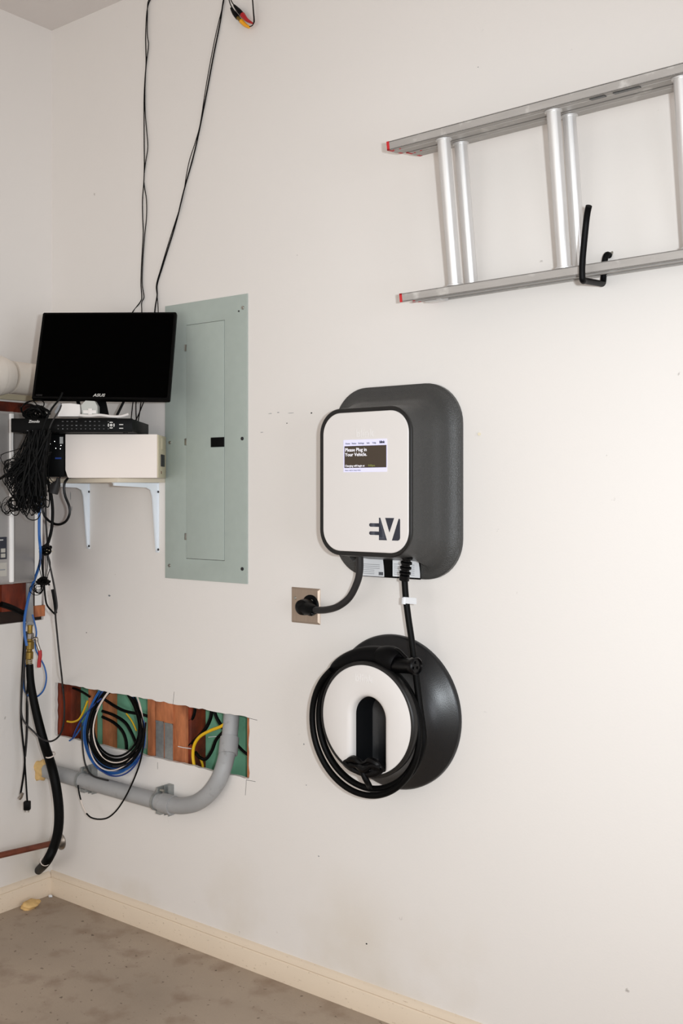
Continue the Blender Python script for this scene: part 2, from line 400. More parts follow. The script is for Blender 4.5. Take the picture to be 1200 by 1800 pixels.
# ================================================================ CHARGING STATION
cx, cz = 1.5325, 1.4960
ch = thing('charging_station', 'white-faced vehicle charging station with charcoal housing and lit screen', 'vehicle charger', (cx, 0, 1.23))
HW, HH, RR = .2105, .2645, .112
bx0, bx1 = W(561.5, 850, .1645).x, W(722.5, 850, .1645).x; bz1, bz0 = W(695, 712.5, .1645).z, W(690, 980.5, .1645).z
wx0, wx1 = W(567.5, 850, .166).x, W(717.5, 850, .166).x; wz1, wz0 = W(695, 720.5, .166).z, W(700, 973, .166).z
fcx, fcz = (bx0+bx1)/2, (bz0+bz1)/2; FW, FH = (bx1-bx0)/2, (bz1-bz0)/2
def cring(ins, y, notch=None, zoff=0):
    tt = ins/.062; ox_, oz_ = (fcx-cx)*tt, (fcz-cz)*tt
    P = rrect(HW*(1-tt)+FW*tt, HH*(1-tt)+FH*tt, RR*(1-tt)+.068*tt, 12)
    # resample straight sides so the recess under the body has its own vertices
    Q = []; n = len(P)
    for i in range(n):
        a = P[i]; b = P[(i+1) % n]; d = math.hypot(b[0]-a[0], b[1]-a[1])
        kk = 10 if i % 13 == 12 else 1
        for k_ in range(kk): Q.append((a[0]+(b[0]-a[0])*k_/kk, a[1]+(b[1]-a[1])*k_/kk))
    out = []
    for (x, z) in Q:
        yy = y
        if notch is not None and z < -.15 and -.137 < x < .104: yy = min(y, notch)
        out.append(Vector((cx+x+ox_, -yy, cz+z+oz_+zoff*(1-tt))))
    return out
spec = [(0, 0, None), (0, .0115, None), (.0012, .0130, None), (.009, .0148, None), (.0165, .0175, .0155), (.026, .024, .0155), (.033, .034, .0155), (.038, .048, .0155), (.0445, .064, .0155),
        (.0500, .072, .050), (.0540, .085, .078), (.0575, .120, .118), (.0605, .150, .150), (.0620, .156, None), (.068, .158, None)]
rings('housing', [cring(a, b, c, .002) for a, b, c in spec], 'char', ch)
def fr(hw, hh, r, y): return [Vector((fcx+x, -y, fcz+z)) for x, z in rrect(hw, hh, r, 12)]
wcx, wcz, WW, WH = (wx0+wx1)/2, (wz0+wz1)/2, (wx1-wx0)/2, (wz1-wz0)/2
def fw(i, r, y): return [Vector((wcx+x, -y, wcz+z)) for x, z in rrect(WW-i, WH-i, r, 12)]
bz = rings('bezel', [fr(FW-.003, FH-.003, .066, .152), fr(FW, FH, .068, .156), fr(FW, FH, .068, .162), fr(FW-.002, FH-.002, .067, .1645), fw(-.001, .059, .1645), fw(-.0005, .058, .160)], 'bezel', ch)
fp = rings('face_plate', [fw(0, .058, .159), fw(0, .058, .1645), fw(.0018, .056, .1660)], 'white', ch)
YF_ = .1660
fm = lambda o=0: (lambda a, b, h: Vector((a, -(YF_+o+h), b)))
# lit screen
sa, sb = W(604, 800, YF_), W(680, 800, YF_); sx0, sx1 = sa.x, sb.x
sz1 = W(642, 772.5, YF_).z; sz0 = W(642, 829.5, YF_).z; sw = sx1-sx0; sh = sz1-sz0
scn = plate('screen', [rect(sx0, sx1, sz0, sz1)], .0012, fm(), 'screenbar', fp)
def flat(nm, x0, x1, z0, z1, m, par_, o=.0013, h=.0006): return plate(nm, [rect(x0, x1, z0, z1)], h, fm(o), m, par_)
# third level is the limit, so the lettering is part of the face like the screen
flat('screen_field', sx0+.004*.9, sx1-.001, sz0+sh*.13, sz1-sh*.19, 'screen', fp)
text('screen_text', 'Please Plug in\nYour Vehicle.', .0132, lambda a, b, h: fm(.0020)(sx0+.006+a, sz1-sh*.36+b, h), 'screentx', fp, .0001)
text('screen_text', 'Charging will begin at', .0074, lambda a, b, h: fm(.0020)(sx0+.006+a, sz0+sh*.165+b, h), 'screentx', fp, .00005)
text('screen_text', '9:00pm', .0074, lambda a, b, h: fm(.0020)(sx0+.082+a, sz0+sh*.165+b, h), 'screengr', fp, .0002)
for i, (wd, f_) in enumerate((('Home', .05), ('Status', .2), ('Settings', .35), ('Info', .55), ('Help', .68))):
    text('screen_text', wd, .0062, lambda a, b, h: fm(.0020)(sx0+sw*f_+a, sz1-sh*.135+b, h), 'greyink', fp, .0001)
text('screen_text', 'blink', .0095, lambda a, b, h: fm(.0020)(sx0+sw*.84+a*.9, sz1-sh*.13+b, h), 'ink', fp, .0003)
text('screen_text', 'Status: ready to charge vehicle', .0042, lambda a, b, h: fm(.0020)(sx0+.006+a, sz0+sh*.04+b, h), 'greyink', fp)
# raised lettering above the screen
bx = W(626, 765, YF_); text('raised_lettering', 'blink', .030, lambda a, b, h: fm(0)(bx.x+a, W(640, 768, YF_).z+b, h), 'emboss', fp, .0002, h=.0012)
# plug-and-V emblem
ex0, ex1 = W(666, 920, YF_).x, W(703, 920, YF_).x; px0 = W(649, 920, YF_).x
ez1, ez0 = W(686, 910.5, YF_).z, W(686, 950, YF_).z
ew = ex1-ex0; eh = ez1-ez0
E_ = lambda *p: [(ex0+ew*a, ez0+eh*b) for a, b in p]
logo = [E_((0, 0), (.38, 0), (.06, 1), (0, 1)), E_((.30, 1), (.72, 1), (.50, .36)),
        E_((.62, 0), (.90, 0), (.97, .04), (1, .12), (1, .93), (.97, .98), (.93, .95))]
for za, zb in ((.59, .75), (.22, .38)):
    pw = (ex0-px0)/ew; logo.append(E_((.0, za), (.0, zb), (-pw+.05, zb), (-pw, zb-.04), (-pw, za+.04), (-pw+.05, za)))
plate('emblem', logo, .0008, fm(0), 'ink', fp)
# recess plate, stickers, entry screws under the body
zr0 = 1.2315
part_label(box('recess_plate', (cx-.128, -.0172, zr0+.001), (cx+.087, -.0150, 1.300), 'black', ch, .0006), 'black recessed plate under the body')
def sticker(u0, u1, v0, v1, curve):
    a, b = W(u0, v0, .0175), W(u1, v1, .0175); z1 = a.z+.02; z0 = b.z
    xs0, xs1 = a.x, b.x; P = [(xs0, z0), (xs1, z0)]
    if curve > 0: P += [(xs1-curve*((k_/6)**2), z0+(z1-z0)*k_/6) for k_ in range(1, 7)]
    P += [(xs0-(curve*1.1 if curve < 0 else 0)*0, z1)]
    st = plate('sticker', [P], .0006, wallmap(.0172), 'paper', ch)
    ln = []
    for k_ in range(6):
        zz = z1-.022-(z1-z0-.026)*k_/5.5; ln.append(((xs0+.004, -.0183, zz-.0006), (xs0+(xs1-xs0)*(.55 if k_ > 2 and u0 < 660 else .8), -.0178, zz+.0005)))
    boxes('print_lines', ln, 'greyink', st)
    return st, xs1, z0
st, xs1, z0_ = sticker(637, 675, 990, 1014, .006)
boxes('barcode', [((xs1-.018+k_*.0022, -.0184, z0_+.004), (xs1-.018+k_*.0022+.0012*(1+k_ % 2*.4), -.0178, z0_+.013)) for k_ in range(7)], 'ink', st)
sticker(690, 738, 990, 1016, .008)
for u in (636, 676, 697):
    q = W(u, 986, .125); q.z = 1.2995
    disc('entry_screw', q+Vector((0, 0, .004)), (0, -.35, -1), .0055, .006, 'gloss', ch, 12)
for (x, z) in ((cx-.15, cz+.2), (cx+.16, cz+.2)): pass

# supply cord from the station to the wall outlet
A0 = W(632, 984, .105); 
tag(tube('power_cable', [Vector((A0.x, -.105, 1.335)), Vector((A0.x, -.105, 1.30)), W(632, 1003, .10), W(627, 1025, .095), W(614, 1050, .09), W(594, 1066, .085), W(572, 1072, .068), W(552, 1072, .055)], .0098, 'greyrub', None, 14),
    'thick dark power cord curving from the charging station down to the steel outlet', 'cord')
# outlet
ol = thing('power_outlet', 'single stainless steel wall plate with black round receptacle', 'outlet', (1.206, 0, 1.08))
ox, oz = (1.1513+1.2602)/2, (1.1855+1.0805)/2
def orr(i, y): return [Vector((ox+x, -y, oz+z)) for x, z in rrect(.0545-i, .0525-i, .002, 2)]
rings('wall_plate', [orr(0, 0), orr(0, .0015), orr(.0055, .0065), orr(.0060, .0066)], 'steel', ol, smooth=False)
rc = Vector((W(546, 1066, .006).x, -.0060, W(546, 1064, .006).z))
lathe('receptacle', rc, (0, -1, 0), [(0, .031), (.003, .031), (.006, .028)], 'black', ol, 32)
for sx in (-1, 1):
    q = rc+Vector((sx*.019-.01, -.006, .014)); disc('screw', q if sx > 0 else Vector((ox-.036, -.0066, oz+.021)), (0, -1, 0), .0045, .0025, 'zinc', ol, 12)
# angled plug
pg = thing('power_plug', 'bulky black angled plug pushed into the steel outlet', 'plug', (rc.x, -.02, rc.z-.03))
body = []
for yy, rr_, sh_ in ((.010, .024, 0), (.018, .027, 0), (.038, .027, -.001), (.046, .025, -.002), (.051, .018, -.002), (.052, .004, -.002)):
    body.append([Vector((rc.x-.002+rr_*math.cos(a)*1.0, -yy, rc.z-.003+rr_*.88*math.sin(a))) for a in [2*math.pi*k_/28 for k_ in range(28)]])
rings('plug_body', body, 'gloss', pg)
cl = W(554, 1072, .056)
tube('cord_clamp', [Vector((rc.x+.0, -.032, rc.z-.005)), cl*.5+Vector((rc.x+.01, -.04, rc.z-.006))*.5, cl], .013, 'black', pg, 16, rf=lambda t: .022-.010*t)
disc('clamp_screw', W(548, 1079, .062), (0, -1, -.2), .006, .005, 'gloss', pg, 10)

# ================================================================ CABLE HOLSTER (round spool)
hx, hz = 1.526, .8630
hs = thing('cable_holster', 'round black flared cable holder with white ring face and arched socket', 'cable holder', (hx, 0, .65))
sp = [(0, .2125), (.009, .2125), (.013, .2105), (.016, .206), (.022, .196), (.032, .180), (.045, .163), (.060, .150), (.080, .1405), (.100, .137), (.118, .138), (.122, .1385)]
lathe('flared_body', (hx, 0, hz), (0, -1, 0), sp, 'char2', hs, 96, (True, False))
lathe('rim', (hx, 0, hz), (0, -1, 0), [(.117, .137), (.119, .150), (.122, .1545), (.134, .1555), (.139, .153), (.141, .150), (.141, .1455), (.137, .1450)], 'bezel', hs, 96, (False, False))
circ = [(hx+.1452*math.cos(2*math.pi*k_/96), hz+.1452*math.sin(2*math.pi*k_/96)) for k_ in range(96)]
ax0, ax1 = W(619, 1290, .135).x, W(676, 1290, .135).x; ac = (ax0+ax1)/2; ar = (ax1-ax0)/2
atop = W(648, 1226, .135).z; abot = W(648, 1357, .135).z
def arch(dr=0.0, n=20):
    P = [(ac-ar-dr, abot-dr*.3), (ac+ar+dr, abot-dr*.3)]
    P += [(ac+(ar+dr)*math.cos(math.pi*k_/n), atop-ar+(ar+dr)*math.sin(math.pi*k_/n)) for k_ in range(n+1)]
    return P
# face with a rolled-in lip round the arch
fo = [Vector((p[0], -.1395, p[1])) for p in circ]
def near_ring(dr, y, N=96):
    P = arch(dr, 40); 
    # resample by angle from the socket centre so it matches the outer circle
    cxx, czz = ac, (atop+abot)/2; out = []
    for k_ in range(N):
        a = 2*math.pi*k_/N; d = Vector((math.cos(a), math.sin(a))); best = None
        for i in range(len(P)):
            p = Vector(P[i]); q = Vector(P[(i+1) % len(P)]); e = q-p; den = d.x*e.y-d.y*e.x
            if abs(den) < 1e-12: continue
            w0 = p-Vector((cxx, czz)); t = (w0.x*e.y-w0.y*e.x)/den; s_ = (w0.x*d.y-w0.y*d.x)/den
            if t > 0 and -1e-6 <= s_ <= 1+1e-6 and (best is None or t < best): best = t
        px_, pz_ = cxx+d.x*best-hx, czz+d.y*best-hz; rad_ = math.hypot(px_, pz_); lim = .1425-.0
        if rad_ > lim: px_ *= lim/rad_; pz_ *= lim/rad_
        out.append(Vector((hx+px_, -y, hz+pz_)))
    return out
def lift(r, y): return r
def outer_ring(f, y, N=96):
    return [Vector((hx+(ac-hx)*0+.1452*f*math.cos(2*math.pi*k_/N), -y, hz+.1452*f*math.sin(2*math.pi*k_/N))) for k_ in range(N)]
# keep socket inside the circle: lower lip shallow
rings('face_ring', [outer_ring(1, .135), outer_ring(1, .1392), outer_ring(.985, .1405), near_ring(.017, .1405), near_ring(.009, .1392), near_ring(.004, .1355), near_ring(.001, .128), near_ring(0, .118)], 'white', hs, (False, False))
# dark socket behind the arch, sloping forward to the bottom
skr = []
for dr, y, dz in ((.001, .122, 0), (-.0005, .10, 0), (-.002, .07, 0), (-.006, .05, .0), (-.018, .042, 0)):
    skr.append([v+Vector((0, 0, dz)) for v in near_ring(dr, y)])
rings('socket', skr, 'char2', hs, (False, True))
text('raised_lettering', 'blink', .030, lambda a, b, h: Vector((W(624, 1200, .1405).x+a, -(.1404+h), W(640, 1199, .1405).z+b)), 'emboss', hs, .0002, h=.0012)
# socket bottom lip: folded black boot
# ---------------------------------------------------------------- coiled charging cable
cc = thing('charging_cable', 'thick black charging cable dropping from the station and coiled round the holder', 'cable', (1.5, -.09, .66))
P = [Vector((1.637, -.105, 1.320)), W(710, 1000, .10), W(711, 1022, .098), W(713, 1050, .10), W(718, 1090, .100), W(724, 1130, .098), W(729, 1170, .094), W(733, 1205, .090), W(738, 1245, .088)]
ccx, ccz = 1.506, .842
def cp(deg, r, off, dx=0, dz=0): a = math.radians(deg); return Vector((ccx+dx+r*math.cos(a), -off, ccz+dz+r*math.sin(a)))
# falls down the right side, then loops clockwise under, up the left side, over the top
turns = []
for k_ in range(0, 71):
    deg = 10-k_*(962/70); t = k_/70
    r = .168+.006*math.sin(t*9)+.004*t
    lower = max(0, -math.sin(math.radians(deg)))
    turns.append(cp(deg, r+.004*lower, .086+.034*t, -.004*t, -.008*lower*t))
tube('cable_run', P+turns[1:], .0085, 'rubber', cc, 12, n=4)
bt = []
b0 = Vector((1.637, -.105, 1.312)); b1 = W(710, 1020, .099)
NB = 34
tube('strain_relief', [b0.lerp(b1, i/NB) for i in range(NB+1)], .01, 'gloss', cc, 16, sm=False, rf=lambda t: (.0155 if int(t*34) % 6 < 3 else .0105) if t < .8 else .0135)
tw = W(712, 1056, .10)
V = []; Fc = []
tubeg(V, Fc, [tw+Vector((-.0, 0, -.008)), tw+Vector((.001, 0, .009))], .0105, 14)
boxg(V, Fc, (tw.x, -.1085, tw.z-.006), (tw.x+.040, -.1070, tw.z+.0105))
part_label(obj('cable_tag', V, Fc, 'paper', cc), 'white paper tag wrapped on the cable')
# ---------------------------------------------------------------- connector lying over the top of the coil
cn = thing('charging_connector', 'black pistol-shaped charging connector lying across the top of the coil', 'connector', (1.5, -.11, .98))
hp = [W(585, 1180, .100), W(594, 1171, .10), W(610, 1163, .10), W(632, 1156, .098), W(654, 1154, .097), W(676, 1156, .098), W(694, 1164, .10)]
def hr(t): return .013+.016*math.sin(min(1, t*1.15)*math.pi*.62)
tube('grip', hp, .02, 'black', cn, 18, rf=hr)
np_ = [W(676, 1160, .118), W(690, 1163, .122), W(700, 1167, .126)]
tube('shoulder', [W(664, 1155, .100), W(684, 1158, .102), W(700, 1166, .105)], .03, 'black', cn, 20, rf=lambda t: .024+.012*math.sin(t*math.pi*.8))
n0, n1 = W(690, 1168, .110), W(732, 1171, .122)
ax = (n1-n0); 
lathe('nozzle', n0, ax, [(0, .019), (ax.length*.15, .0215), (ax.length*.8, .0205), (ax.length*.86, .0235), (ax.length, .0235), (ax.length*1.03, .020), (ax.length*.97, .0175)], 'gloss', cn, 28)
for a_ in (40, 160, 280):
    u_ = ax.normalized(); e1 = u_.orthogonal().normalized(); e2 = u_.cross(e1)
    q = n1+(e1*math.cos(math.radians(a_))+e2*math.sin(math.radians(a_)))*.009-u_*.006
    tube('contact_sleeve', [q, q+u_*.007], .0035, 'gloss', cn, 10, sm=False)
tube('release_latch', [W(682, 1146, .105), W(697, 1142, .108), W(707, 1150, .11), W(716, 1159, .115)], .005, 'gloss', cn, 10)
disc('grip_cap', W(586, 1180, .100), (W(578, 1187, .100)-W(594, 1173, .100)), .0145, .012, 'gloss', cn, 20)
# bunched black wrap hanging in the mouth of the socket
V = []; Fc = []
bw = thing('cable_strap', 'crumpled black strap bunched at the bottom of the white ring', 'strap', (ac, -.13, .70))
random.seed(3)
SB = [W(608, 1338, .145), W(622, 1334, .15), (W(636, 1342, .152)), W(650, 1337, .152), W(664, 1344, .150), W(673, 1352, .145)]
SB2 = [W(606, 1340, .142), W(618, 1350, .15), W(632, 1358, .152), W(648, 1361, .152), W(662, 1358, .148), W(674, 1350, .142)]
SB3 = [W(616, 1345, .15), W(628, 1347, .158), W(640, 1353, .16), W(652, 1347, .158), W(668, 1350, .148)]
tube('strap_fold', SB, .006, 'gloss', bw, 8, rf=lambda t: .004+.006*abs(math.sin(t*7)))
tube('strap_fold', SB2, .006, 'gloss', bw, 8, rf=lambda t: .005+.005*abs(math.sin(t*5+1)))
tube('strap_fold', SB3, .006, 'gloss', bw, 8, rf=lambda t: .006+.004*abs(math.sin(t*6+2)))
tube('strap_fold', [W(636, 1352, .155), W(640, 1364, .156), W(646, 1376, .148), W(650, 1384, .12)], .008, 'black', bw, 10)

# ================================================================ LADDER
LD = thing('extension_ladder', 'aluminium extension ladder hung sideways on the wall, red painted cut ends', 'ladder', (1.63, -.13, 1.97))
lean = math.radians(7.3); tilt = math.radians(.9)
e1 = Vector((math.cos(tilt), 0, math.sin(tilt)))
e2 = Vector((-math.sin(tilt), -math.sin(lean), math.cos(lean))).normalized()
e3 = e1.cross(e2); e3 = -e3 if e3.y > 0 else e3
Lo = W(705, 531, .142)-e3*.13
def LP(a, h, o): return Lo+e1*a+e2*h+e3*o      # a along, h across (up), o outwards
HT = .405; LEN = 1.9
lx = lambda p: LP(p.x, p.y, p.z)
def rail(name, a0, o0, o1, top):
    """channel: web plus two flanges and small lips, open away from the rungs"""
    t = .0022; fh = .021
    if top: hb = HT-fh; s_ = 1; web = hb
    else: web = fh; s_ = -1
    L_ = []
    def bx(h0, h1, p0, p1): L_.append(((a0, min(h0, h1), p0), (LEN, max(h0, h1), p1)))
    bx(web, web+s_*t, o0, o1)                         # web
    bx(web, web+s_*fh, o0, o0+t); bx(web, web+s_*fh, o1-t, o1)   # flanges
    bx(web+s_*fh, web+s_*(fh-t), o0, o0+.009); bx(web+s_*fh, web+s_*(fh-t), o1-.009, o1)
    mid = (o0+o1)/2; bx(web-s_*.0016, web, mid-.010, mid+.010)  # raised rib on the web
    o = boxes(name, L_, 'alu', LD, lx)
    e = .007; L2 = []
    for lo, hi in L_[:3]: L2.append(((a0-.0008, lo[1]-.0006, lo[2]-.0006), (a0+e, hi[1]+.0006, hi[2]+.0006)))
    part_label(boxes('painted_end', L2, 'redend', o, lx), 'red painted cut end')
    return o
sec = [(0.0, .072, .135), (.012, .0, .066)]
for a0, o0, o1 in sec:
    rt = rail('side_rail', a0, o0, o1, True); rb = rail('side_rail', a0, o0, o1, False)
for j, a in enumerate((.1515, .4485, .7455, 1.0425, 1.3395, 1.6365)):
    for oo in (.108, .032):
        aa = a+(.004 if oo < .05 else 0)
        V = []; Fc = []; R = []
        for h in (.0185, HT-.0185):
            ring = []
            for k_ in range(24):
                an = 2*math.pi*k_/24; r = .0165*(1+.035*math.cos(8*an))
                ring.append(LP(aa+r*math.cos(an), h, oo+r*math.sin(an)))
            R.append(ring)
        rg = rings('rung', R, 'rung', LD)
        for h in (HT-.0255, .0225): lathe('collar', LP(aa, h, oo), e2, [(0, .0165), (.0, .0205), (.0035, .0205), (.0045, .018)], 'rung', rg, 24)
for (a, o) in ((.012, .125), (.030, .122), (.045, .10), (.028, .05), (.05, .055), (.10, .05), (.115, .03)):
    disc('rivet', LP(a, HT-.0212, o), -e2, .0025, .0012, 'redend', LD, 8)
# worn sticker residues on the upper rail face, bracket on the lower one
for a0, a1 in ((.545, .580), (.60, .66)):
    box('worn_sticker', (a0, HT-.0235, .112), (a1, HT-.0211, .126), 'char', LD, 0, lx)
boxes('end_bracket', [((.028, -.004, .02), (.075, .004, .06)), ((.07, -.001, .045), (.082, .012, .07))], 'rung', LD, lx)
# hook
hk = thing('ladder_hook', 'black rubber-coated steel utility hook cradling the lower rail of the ladder', 'hook', (2.15, 0, 1.95))
tube('hook_arm', [Vector((2.152, -.006, 2.036)), Vector((2.150, -.016, 2.037)), Vector((2.147, -.0205, 2.028)), Vector((2.145, -.0215, 2.01)), Vector((2.143, -.022, 1.977)), Vector((2.144, -.030, 1.966)),
      Vector((2.148, -.06, 1.962)), Vector((2.158, -.155, 1.951)), Vector((2.163, -.180, 1.947)), Vector((2.164, -.187, 1.957)), Vector((2.166, -.190, 1.99)), Vector((2.176, -.196, 2.06)), Vector((2.184, -.205, 2.088)), Vector((2.192, -.214, 2.103))], .0072, 'black', hk, 14)
part_label(tube('threaded_tip', [Vector((2.156, .004, 2.046)), Vector((2.152, -.006, 2.036))], .004, 'zinc', hk, 10, sm=False), 'bare metal screw end')

# ================================================================ SHELF, BRACKETS AND DEVICES
sh0 = 1.5128; st_ = .0135
sh = tag(box('wall_shelf', (.155, -.205, sh0-st_), (.606, -.0005, sh0), 'board', None, .001), 'narrow cream wall shelf board carrying the white box, beside the grey-green panel', 'shelf')
def bracket(x, lab):
    b = thing('shelf_bracket', lab, 'bracket', (x, 0, sh0-st_-.235), 'shelf brackets')
    zt = sh0-st_-.0004
    pts = [(0, zt), (.185, zt), (.185, zt-.010), (.050, zt-.016), (.030, zt-.024), (.022, zt-.045), (.006, zt-.222), (0, zt-.222)]
    R = [[Vector((x+s_, -p[0]-.0022, p[1])) for p in pts] for s_ in (-.003, .003)]
    rings('rib', R, 'bracket', b)
    box('wall_leg', (x-.0085, -.0025, zt-.232), (x+.0085, -.0002, zt), 'bracket', b, .0008)
    box('shelf_arm', (x-.0085, -.188, zt-.0022), (x+.0085, -.001, zt), 'bracket', b, .0008)
    for dz in (.030, .222): disc('screw', (x+.006, -.0024, zt-dz), (0, -1, 0), .004, .002, 'inkblk', b, 10)
bracket(.209, 'white steel shelf bracket nearer the room corner')
bracket(.566, 'white steel shelf bracket beside the grey-green panel')
def frame(d0):                                   # local (right, depth, height)
    return lambda p: DV(p.x, p.z, p.y)
FR = frame(0)
def facemap(d): return lambda a, b, h: DV(a, b, d-h)
# cream power box
d1 = 3.27; d2 = 3.415
pb = thing('power_supply_box', 'cream steel box with black rocker switch sitting on the shelf under the recorder', 'power box', DV(ur(195, 3.34), sh0, 3.34))
zt = vz(763.5, d1); l_, r_ = ur(115, d1), ur(276, d1); zb = sh0+.0006
R = [[DV(a, b, dd) for a, b in ((l_, zt), (l_, zb+.025), (l_+.007, zb+.003), (l_+.010, zb), (r_, zb), (r_, zt))] for dd in (d1, d2)]
rings('case', R, 'cream', pb)
part_label(box('end_cap', (r_+.0003, d1+.002, zb), (r_+.0035, d2, zt-.001), 'cream2', pb, .001, FR), 'darker cream side plate with the switch')  # side plate in a darker, yellower cream than the case
part_label(box('rocker_switch', (r_+.003, d1+.045, vz(820, 3.33)), (r_+.0065, d1+.105, vz(799, 3.33)), 'inkblk', pb, .001, FR), 'black rocker switch')
text('side_mark', '65', .012, lambda a, b, h: DV(r_+.0036+h, vz(833, 3.33)+b, d1+.05+a), 'copper', pb, .0003)
box('label_plate', (r_+.003, d1+.06, vz(790, 3.33)), (r_+.0045, d1+.10, vz(770, 3.33)), 'cream2', pb, .0005, FR)
# black box left of it
d3 = 3.30
bb = thing('black_adapter_box', 'black box with small blue light tucked left of the cream box', 'adapter', DV(ur(90, d3), sh0, d3+.05))
ab0, ab1 = ur(72, d3), ur(113, d3)
box('case', (ab0, d3, vz(838, d3)), (ab1, d3+.11, vz(763, d3)), 'moncase', bb, .004, FR)
part_label(box('light_strip', (ur(97, d3), d3-.001, vz(807, d3)), (ur(108, d3), d3+.001, vz(804, d3)), 'bluedk', bb, 0, FR), 'dark blue light strip')
part_label(box('side_label', (ur(105, d3), d3-.001, vz(780, d3)), (ur(111, d3), d3+.001, vz(768, d3)), 'silver', bb, 0, FR), 'pale label')
for (u, v) in ((88, 780), (96, 776), (98, 788), (107, 783), (106, 789)):
    tube('terminal_screw', [D(u, v, d3+.001), D(u, v, d3-.002)], .0016, 'zinc', bb, 8, sm=False)
# recorder
e0, e1_ = 3.177, 3.45
dv = thing('video_recorder', 'slim black video recorder with silver ring pad stacked on the cream box', 'recorder', DV(ur(130, e0), vz(760, e0), e0+.13))
dl, dr_ = ur(20, e0), ur(233, e0); dz0_ = zt+.0006; dz1_ = vz(735.5, e0)
box('case', (dl+.002, e0+.006, dz0_+.002), (dr_-.002, e1_, dz1_-.001), 'moncase', dv, .0015, FR)
frn = box('front_panel', (dl, e0-.004, dz0_+.001), (dr_, e0+.006, dz1_), 'moncase', dv, .002, FR)
fmD = facemap(e0-.0042)
for i in range(12):
    for j, v in enumerate((741, 748, 754)):
        if (i*7+j*3) % 5 == 0 and j == 0: continue
        a = ur(103+i*8.0, e0); z = vz(v, e0); 
        s_ = .0018 if j == 2 else .0026
        plate('button', [rect(a-s_, a+s_, z-.0009, z+.0009)], .0008, fmD, 'greyink' if (i*5+j) % 7 == 0 else 'dim', frn)
a0 = ur(196, e0); z0c = vz(747.5, e0)
for q in range(4):
    th0 = math.radians(45+90*q+14); th1 = math.radians(45+90*q+76)
    arc = [(a0+.0105*math.cos(th0+(th1-th0)*k_/6), z0c+.0105*math.sin(th0+(th1-th0)*k_/6)) for k_ in range(7)]
    arc += [(a0+.0072*math.cos(th1-(th1-th0)*k_/6), z0c+.0072*math.sin(th1-(th1-th0)*k_/6)) for k_ in range(7)]
    part_label(plate('ring_button', [arc], .001, fmD, 'silver', frn), 'silver ring pad segment')
plate('ring_button', [[(a0+.0042*math.cos(k_*math.pi/8), z0c+.0042*math.sin(k_*math.pi/8)) for k_ in range(16)]], .001, fmD, 'silver', frn)
for v in (746.5, 753): plate('key_mark', [rect(ur(210, e0), ur(217, e0), vz(v+.8, e0), vz(v-.8, e0))], .0008, fmD, 'silver', frn)
text('front_lettering', 'Zmodo', .011, lambda a, b, h: fmD(ur(51, e0)+a, vz(743, e0)+b, h), 'silver', frn, .0003, .25)
plate('trim_line', [rect(ur(48, e0), ur(74, e0), vz(757.6, e0), vz(756.8, e0))], .0006, fmD, 'greyink', frn)
for a in (dl+.03, dr_-.03): disc('foot', DV(a, dz0_+.002, e0+.04), (0, 0, -1), .008, .0025, 'black', dv, 12)
# monitor, tipped back
mn = thing('computer_monitor', 'large black flat monitor tipped back in front of the corner, screen off', 'monitor', DV(ur(185, 3.25), vz(735, 3.25), 3.25))
bl, br = D(55, 700.5, 3.20), D(298, 703, 3.20); tl, tr_ = D(75, 549, 3.325), D(310.5, 548, 3.325)
nrm = (br-bl).cross(tl-bl).normalized(); nrm = -nrm if nrm.dot(Vector((fx, fy, 0))) < 0 else nrm     # away from camera
def MQ(a, b, h): return (bl.lerp(br, a)).lerp(tl.lerp(tr_, a), b)+nrm*h
def mring(i, h): 
    cor = [(0+i, 0+i*1.3), (1-i, 0+i*1.3), (1-i, 1-i*1.3), (0+i, 1-i*1.3)]; out = []
    c_ = .012
    for n_, (a, b) in enumerate(cor):
        sa_ = 1 if a < .5 else -1; sb_ = 1 if b < .5 else -1
        pp = [MQ(a+sa_*c_*.6, b, h), MQ(a, b+sb_*c_, h)]
        out += pp if n_ % 2 else pp[::-1]
    return out
rings('shell', [mring(.014, .0), mring(.003, .0005), mring(0, .004), mring(.0, .016), mring(.012, .022)], 'moncase', mn)
rings('rear_cover', [mring(.06, .020), mring(.20, .032)], 'moncase', mn)
rings('screen_glass', [mring(.018, .001), mring(.019, -.0005)], 'screenblk', mn)
mwid = (br-bl).length; mhei = (tl-bl).length
def MM(a, b, h): return MQ(a/mwid, b/mhei, -.0008-h)
text('front_lettering', 'ASUS', .0135, lambda a, b, h: MM(mwid*.445+a*1.15, mhei*.028+b, h), 'silver', mn, .0003, .2)
text('front_lettering', 'HDMI', .008, lambda a, b, h: MM(mwid*.03+a, mhei*.028+b, h), 'greyrub', mn, .0001)
R = [[DV(ur(u, dd), vz(v, dd), dd) for u, v, dd in ((166, 690, 3.25), (183, 690, 3.25), (183, 690, 3.27), (166, 690, 3.27))],
     [DV(ur(u, dd), vz(v, dd), dd) for u, v, dd in ((172, 731, 3.23), (192, 731, 3.23), (192, 731, 3.25), (172, 731, 3.25))]]
rings('stand_neck', R, 'black', mn)
box('stand_foot', (ur(140, 3.24), 3.22, dz1_+.0003), (ur(205, 3.24), 3.38, dz1_+.005), 'black', mn, .002, FR)
tube('stand_neck', [D(136, 700, 3.27), D(140, 716, 3.26), D(150, 731, 3.25)], .006, 'black', mn, 8)
